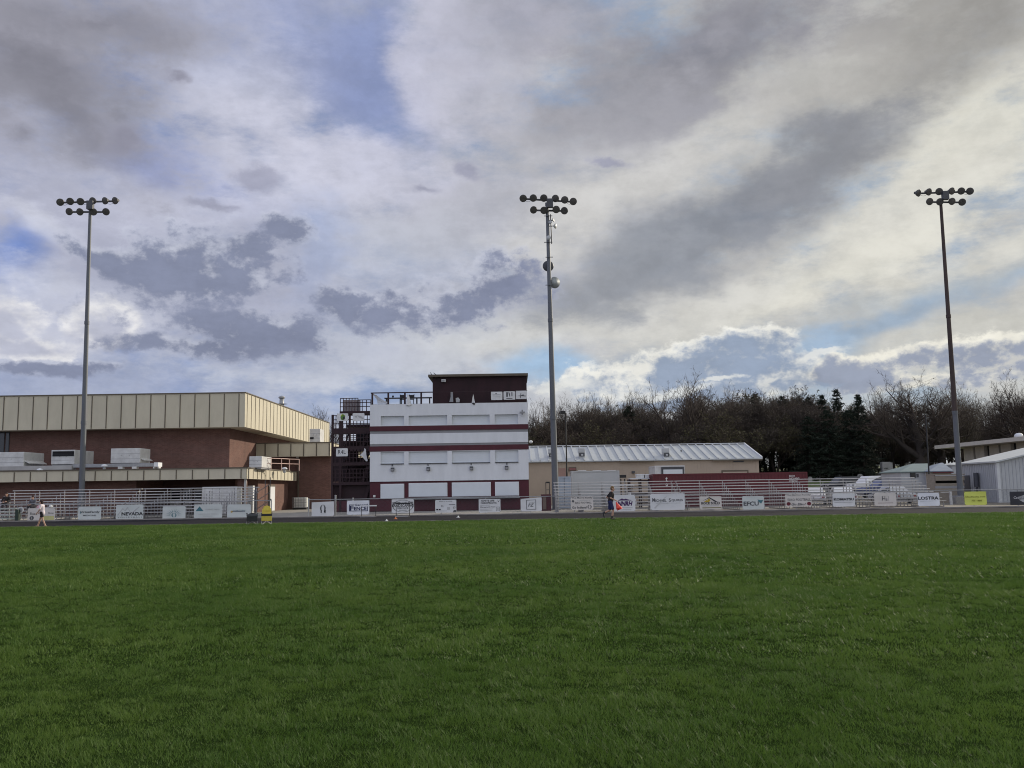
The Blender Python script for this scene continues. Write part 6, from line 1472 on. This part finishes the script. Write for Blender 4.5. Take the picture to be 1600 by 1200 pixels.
def bare_tree(seed, spread=.55, upright=.5, limbs=6, levels=4, leader=.5, twig_m=None, twigs=5, drop=0.0, bud=0, bud_m=None, r0=.022, bud_size=.012, fine=7, sub2=5):
    """unit-height tree; returns (trunk mesh, crown mesh)"""
    g = random.Random(seed); A = {'t': ([], [], [], []), 'c': ([], [], [], [])}; tips = []
    def seg(w, a, b, r, q): P, Q, r_, q_ = A[w]; P.append(tuple(a)); Q.append(tuple(b)); r_.append(r); q_.append(q)
    def rnd(k): return Vector((g.uniform(-k, k), g.uniform(-k, k), g.uniform(-k, k)))
    def grow(p, d, L, r, lev, w):
        n = 4 if lev < 2 else 3
        q = p; kids = []
        for i in range(n):
            d = (d + rnd(.20) + Vector((0, 0, upright * .16 - drop * .1 * lev))).normalized()
            e = q + d * L / n; ra = r * (1 - .55 * i / n); rb = r * (1 - .55 * (i + 1) / n)
            seg(w if lev < 2 else 'c', q, e, ra, rb); q = e
            if i >= (1 if lev < 2 else 0): kids.append((Vector(q), Vector(d), rb))
        if lev >= levels:
            tips.append((q, d)); return
        m = (limbs if lev == 0 else (sub2 if lev == 1 else twigs))
        for j in range(m):
            b, dd, rb = kids[j % len(kids)] if lev else kids[min(len(kids) - 1, int(j * len(kids) / m))]
            ang = g.random() * 2 * math.pi; s = Vector((math.cos(ang), math.sin(ang), 0)); s = (s - dd * s.dot(dd)).normalized()
            k = spread * g.uniform(.7, 1.35); nd = (dd * (1 - k * .4) + s * k + Vector((0, 0, upright * .35))).normalized()
            f = g.uniform(.50, .74) if lev else g.uniform(.62, .95)
            grow(b, nd, L * f * (1.0 if lev else 1.0), rb * g.uniform(.5, .72), lev + 1, 't' if lev == 0 else 'c')
        if lev: tips.append((q, d))
        # leader goes on
        if lev < 2: grow(q, (d + rnd(.25)).normalized(), L * .62, r * .45, lev + 1, w)
    grow(Vector((0, 0, 0)), Vector((g.uniform(-.06, .06), g.uniform(-.06, .06), 1)), leader, r0, 0, 't')
    zs = float(np.percentile([q[2] for q in A['c'][1]], 99.0))
    out = []
    for w, ns in (('t', 6), ('c', 3)):
        P, Q, a, b = A[w]; f = 1.0 / zs
        V, F = tubes_mesh(np.array(P) * f, np.array(Q) * f, np.maximum(np.array(a) * f, .0011), np.maximum(np.array(b) * f, .0008), ns)
        out.append((V, F))
    trunk = raw_mesh('trunk', out[0][0], out[0][1], [M_bark])
    V, F = out[1]; mi = np.zeros(len(F)); mats = [twig_m or M_twig]
    # short fine twigs from every tip
    gr = np.random.default_rng(seed); T = np.array([tuple(t[0]) for t in tips]) / zs; D = np.array([tuple(t[1]) for t in tips])
    k = fine; T2 = np.repeat(T, k, 0); D2 = np.repeat(D, k, 0) + gr.normal(0, .62, (len(T) * k, 3)) + np.array([0, 0, upright * .3 - drop * .5])
    D2 /= np.linalg.norm(D2, axis=1, keepdims=True); L2 = gr.uniform(.022, .065, (len(T2), 1))
    S = T2 - D2 * L2 * .2; v2, f2 = tubes_mesh(S, S + D2 * L2, np.full(len(S), .00085), np.full(len(S), .0005), 3)
    F = np.concatenate([F, f2 + len(V)]); V = np.concatenate([V, v2]); mi = np.zeros(len(F))
    if bud:
        idx = gr.integers(0, len(T2), bud); c = T2[idx] + D2[idx] * L2[idx] * gr.random((bud, 1)) + gr.normal(0, .010, (bud, 3))
        a = gr.normal(0, 1, (bud, 3)); a /= np.linalg.norm(a, axis=1, keepdims=True); b = np.cross(a, gr.normal(0, 1, (bud, 3))); b /= np.linalg.norm(b, axis=1, keepdims=True)
        s = gr.uniform(.5, 1.2, (bud, 1)) * bud_size
        q = np.stack([c - a*s - b*s*.5, c + a*s - b*s*.5, c + a*s + b*s*.5, c - a*s + b*s*.5], 1).reshape(-1, 3)
        fb = np.arange(bud * 4).reshape(-1, 4) + len(V); F = np.concatenate([F, fb]); V = np.concatenate([V, q]); mi = np.concatenate([mi, np.ones(bud)]); mats = [twig_m or M_twig, bud_m or M_bud]
    return trunk, raw_mesh('crown', V, F, mats, mi)
def conifer(seed, width=.2, n_whorl=34, ragged=.3, bare=.06):
    g = np.random.default_rng(seed); P0, P1, R0, R1 = [], [], [], []; Q = []
    tv, tf = tubes_mesh([[0, 0, 0], [0, 0, .5]], [[0, 0, .5], [0, 0, .99]], [.016, .010], [.010, .001], 7)
    for i in range(n_whorl):
        z = bare + (1 - bare) * (i + .5 * g.random()) / n_whorl
        rad_ = width * (1 - (z - bare) / (1 - bare)) ** .8 * (1 + ragged * g.normal() * .5) + .008
        for j in range(9):
            a = g.random() * 2 * math.pi; L = max(.012, rad_ * g.uniform(.6, 1.12)); dr = g.uniform(-.35, .1) + .35 * (z > .85)
            d = np.array([math.cos(a), math.sin(a), dr]); d /= np.linalg.norm(d); p = np.array([0, 0, z])
            P0.append(p); P1.append(p + d * L); R0.append(.003); R1.append(.001)
            m = int(10 + L * 150); t = g.random((m, 1)) ** .7; c = p + d * L * t + g.normal(0, .007, (m, 3)) * (1 + 0 * t)
            e = np.cross(d, [0, 0, 1]); e /= np.linalg.norm(e)
            w = g.uniform(.010, .026, (m, 1)); dv = d + g.normal(0, .5, (m, 3)) + e * g.choice([-1, 1], (m, 1)) * .8; dv /= np.linalg.norm(dv, axis=1, keepdims=True)
            n_ = np.cross(dv, g.normal(0, 1, (m, 3))); n_ /= np.linalg.norm(n_, axis=1, keepdims=True)
            Q.append(np.stack([c - n_*w*.22, c + n_*w*.22, c + dv*w + n_*w*.08 + [0, 0, -.003], c + dv*w - n_*w*.08 + [0, 0, -.003]], 1).reshape(-1, 3))
    v, f = tubes_mesh(P0, P1, R0, R1, 3); q = np.concatenate(Q); fq = np.arange(len(q)).reshape(-1, 4) + len(v)
    return raw_mesh('trunk', tv, tf, [M_bark]), raw_mesh('crown', np.concatenate([v, q]), np.concatenate([f, fq]), [M_bark, M_needle], np.concatenate([np.zeros(len(f)), np.ones(len(fq))]))
KIND = {
 'bare0': bare_tree(11, .50, .6, 6, 4, twigs=4, fine=3, sub2=5, r0=.028), 'bare1': bare_tree(12, .44, .8, 6, 4, twigs=4, fine=3, sub2=5, twig_m=M_twig_l, r0=.026), 'bare2': bare_tree(23, .58, .5, 7, 4, twigs=4, fine=3, sub2=5, r0=.028),
 'big0': bare_tree(31, .72, .42, 7, 4, leader=.30, twigs=4, sub2=5, fine=4, r0=.040, bud=2500, bud_m=M_budr, bud_size=.0035), 'big1': bare_tree(37, .80, .32, 8, 4, leader=.26, twigs=4, sub2=5, fine=4, r0=.040, bud=3500, bud_m=M_budr, bud_size=.0035),
 'bushy0': bare_tree(41, .62, .40, 7, 4, twigs=6, bud=9000, bud_m=M_bud, leader=.36, bud_size=.0085), 'bushy1': bare_tree(43, .66, .36, 8, 4, twigs=6, bud=9000, bud_m=M_budr, leader=.32, bud_size=.0085), 'bushy2': bare_tree(47, .58, .5, 8, 4, twigs=6, bud=8000, bud_m=mat('grey_brown_bud', (.078, .064, .052), .95, var=.35, scale=.35), leader=.34, bud_size=.008),
 'con0': conifer(51, .20, 30, .45), 'con1': conifer(53, .34, ragged=.6), 'con2': conifer(57, .25, 40, .2)}
print('tree faces', {k: len(v[1].polygons) for k, v in KIND.items()})
TREE_N = [0]
def tree(kind, x, ytop, Y, label, group, wide=1.0, name=None, cat='tree'):
    q = at(x, ytop, Y); z0 = float(hill(q.x, Y)) - .1; h = q.z - z0
    nm = name or ('conifer' if kind.startswith('con') else 'bare_tree')
    t = thing(nm, label, cat, (q.x, Y, z0), random.Random(TREE_N[0] * 7 + int(x)).random() * 6.28, group)
    TREE_N[0] += 1
    t.scale = (h * wide, h * wide, h)
    for me, n in zip(KIND[kind], ('trunk', 'crown')):
        o = bpy.data.objects.new(n, me); COL.objects.link(o); o.parent = t
    return t
G1 = 'bare trees of the skyline behind the school yard'; G2 = 'bushy brown trees of the wood behind the school yard'; G3 = 'dark conifers in the wood'
L_bare = 'thin leafless tree rising out of the wood behind the ribbed roof'; L_bush = 'bushy brown tree in the dense lower belt of the wood'
# prominent ones
tree('big0', 1046, 601, 132, 'tall spreading leafless tree standing above the middle of the ribbed roof', G1, .95)
tree('big0', 1078, 612, 136, 'broad leafless tree leaning against the tallest one above the ribbed roof', G1, .8)
tree('big1', 1428, 598, 124, 'largest spreading leafless tree, over the teal roofed shed', G1, 1.15)
tree('big1', 1462, 606, 128, 'wide leafless tree just left of the corner light pole', G1, .95)
tree('bare1', 1503, 611, 134, 'pale upright leafless tree just right of the corner light pole', G1, 1.2)
tree('big1', 1596, 601, 122, 'leafless tree cut off by the picture edge above the flat roofed hall', G1, .9)
tree('con2', 1340, 616, 130, 'neat pointed conifer, pale green and apart from the others', G3, 1.0)
tree('con0', 1306, 607, 138, 'tallest and narrowest dark conifer with open branches', G3, 1.1)
tree('con1', 1283, 616, 138, 'dark blunt conifer between the narrow spire and the brown trees', G3, .8)
tree('con1', 1262, 619, 142, 'dark conifer with a notched top beside the blunt one', G3, .8)
tree('con1', 1180, 614, 140, 'dark conifer standing by itself right of the ribbed roof ridge', G3, .8)
tree('con1', 1222, 618, 142, 'dark conifer half sunk in brown trees above the maroon container', G3, .8)
tree('con1', 982, 634, 142, 'dark conifer left of the tall spreading bare tree', G3, .9)
tree('con1', 1325, 640, 128, 'low black conifer filling the gap between the spire and the pointed one', G3, 1.2)
tree('con1', 1292, 640, 126, 'low black conifer in front of the narrow spire', G3, 1.3)
tree('con1', 1262, 650, 126, 'low black conifer above the end of the maroon container', G3, 1.3)
tree('con1', 1346, 655, 126, 'low black conifer above the white pickup truck', G3, 1.3)
# skyline of thin bare trees
for i, (x, y) in enumerate(((842, 632), (858, 640), (874, 627), (893, 630), (908, 634), (926, 628), (940, 624), (957, 620), (972, 628), (992, 624), (1008, 622), (1022, 618), (1098, 622), (1116, 622), (1131, 626), (1148, 612), (1164, 616), (1196, 620), (1206, 616), (1238, 618), (1250, 622), (1372, 628), (1392, 622), (1404, 612), (1480, 612), (1518, 622), (1536, 618), (1552, 616), (1570, 622), (1584, 612), (1608, 608))):
    tree(('bare0', 'bare1', 'bare2')[i % 3], x, y + 3, 140 + (i * 7) % 17, L_bare, G1, .85)
# lower belt, three deep
k = 0
for row, (Y, y0) in enumerate(((128, 676), (141, 662), (153, 655), (166, 651), (196, 676))):
    x = 836 + row * 9
    while x < 1625:
        if not (row == 0 and 1236 < x < 1395):
            g = random.Random(k); yy = y0 + g.uniform(-16, 12)
            if 1110 < x < 1275: yy -= 15
            if x > 1395: yy += 20
            elif 990 < x < 1100: yy += 12
            elif x < 990: yy += 6
            tree(('bushy0', 'bushy1', 'bushy2')[(k + row) % 3], x + g.uniform(-5, 5), yy, Y + g.uniform(-4, 4), L_bush, G2, g.uniform(.95, 1.25), name='bushy_tree')
        k += 1; x += 31
for x, y in ((1206, 630), (1238, 636), (1160, 640), (1255, 640)):
    tree('bushy2', x, y, 131, 'tall bushy brown tree rising behind the maroon container', G2, 1.0, name='bushy_tree')
for i in range(14):
    tree('bushy%d' % (i % 3), 1232 + i * 14, 706 + (i * 5) % 9, 148 + (i * 7) % 9, 'low dark shrub in the thicket under the conifers', 'shrubs under the conifers', 1.5, name='shrub', cat='shrub')
# glimpses left of the tower
for x, y in ((493, 656), (505, 648), (514, 646)):
    tree('bare0', x, y, 150, 'leafless tree top showing between the gym and the staircase', 'bare trees behind the gym', .8)
# headstones on the lawn
M_stone = mat('pale_headstone', (.26, .255, .24), .8, var=.15)
proto = None
for i, (x, y) in enumerate(((1266, 744), (1279, 741), (1290, 744), (1301, 741), (1312, 740), (1322, 744), (1330, 738), (1344, 741), (1376, 741), (1384, 736), (1398, 738), (1408, 737))):
    Y = 122 + (i * 5) % 17; q = at(x, y, Y); z = float(hill(q.x, Y))
    t = thing('headstone', 'small pale headstone on the sloping lawn under the conifers', 'headstone', (q.x, Y, z), group='headstones on the lawn')
    w = .26 + .07 * (i % 3); h = .5 + .2 * (i % 2)
    mb = MB(); mb.prism([(-w, .12), (w, .12), (w, h), (w*.7, h + .12), (0, h + .17), (-w*.7, h + .12), (-w, h)], (0, 0, 0), (1, 0, 0), (0, 0, 1), (0, .18, 0)); mb.build('stone', M_stone, t, local=True)
    mb = MB(); mb.box(-w - .1, w + .1, -.1, .28, -.1, .118); mb.build('plinth', M_stone, t, local=True)
p = at(1385, 728, 124); t = thing('stone_monument', 'tall pale stone monument on the lawn beside the spreading bare tree', 'monument', (p.x, 124, float(hill(p.x, 124))))
z0 = float(hill(p.x, 124)); zt = at(1385, 722, 124).z - z0
mb = MB(); mb.box(-.7, .7, -.4, .4, .4, zt); bevel(mb.build('slab', M_stone, t, local=True), .05); mb = MB(); mb.box(-.95, .95, -.6, .6, -.1, .4); mb.build('plinth', M_stone, t, local=True)
# every label must single out one thing or one look-alike set
seen = {}
for o in COL.objects:
    if o.parent is None and 'label' in o: seen.setdefault(o['label'], []).append(o.name)
print('shared labels', {k: len(v) for k, v in seen.items() if len(v) > 1})
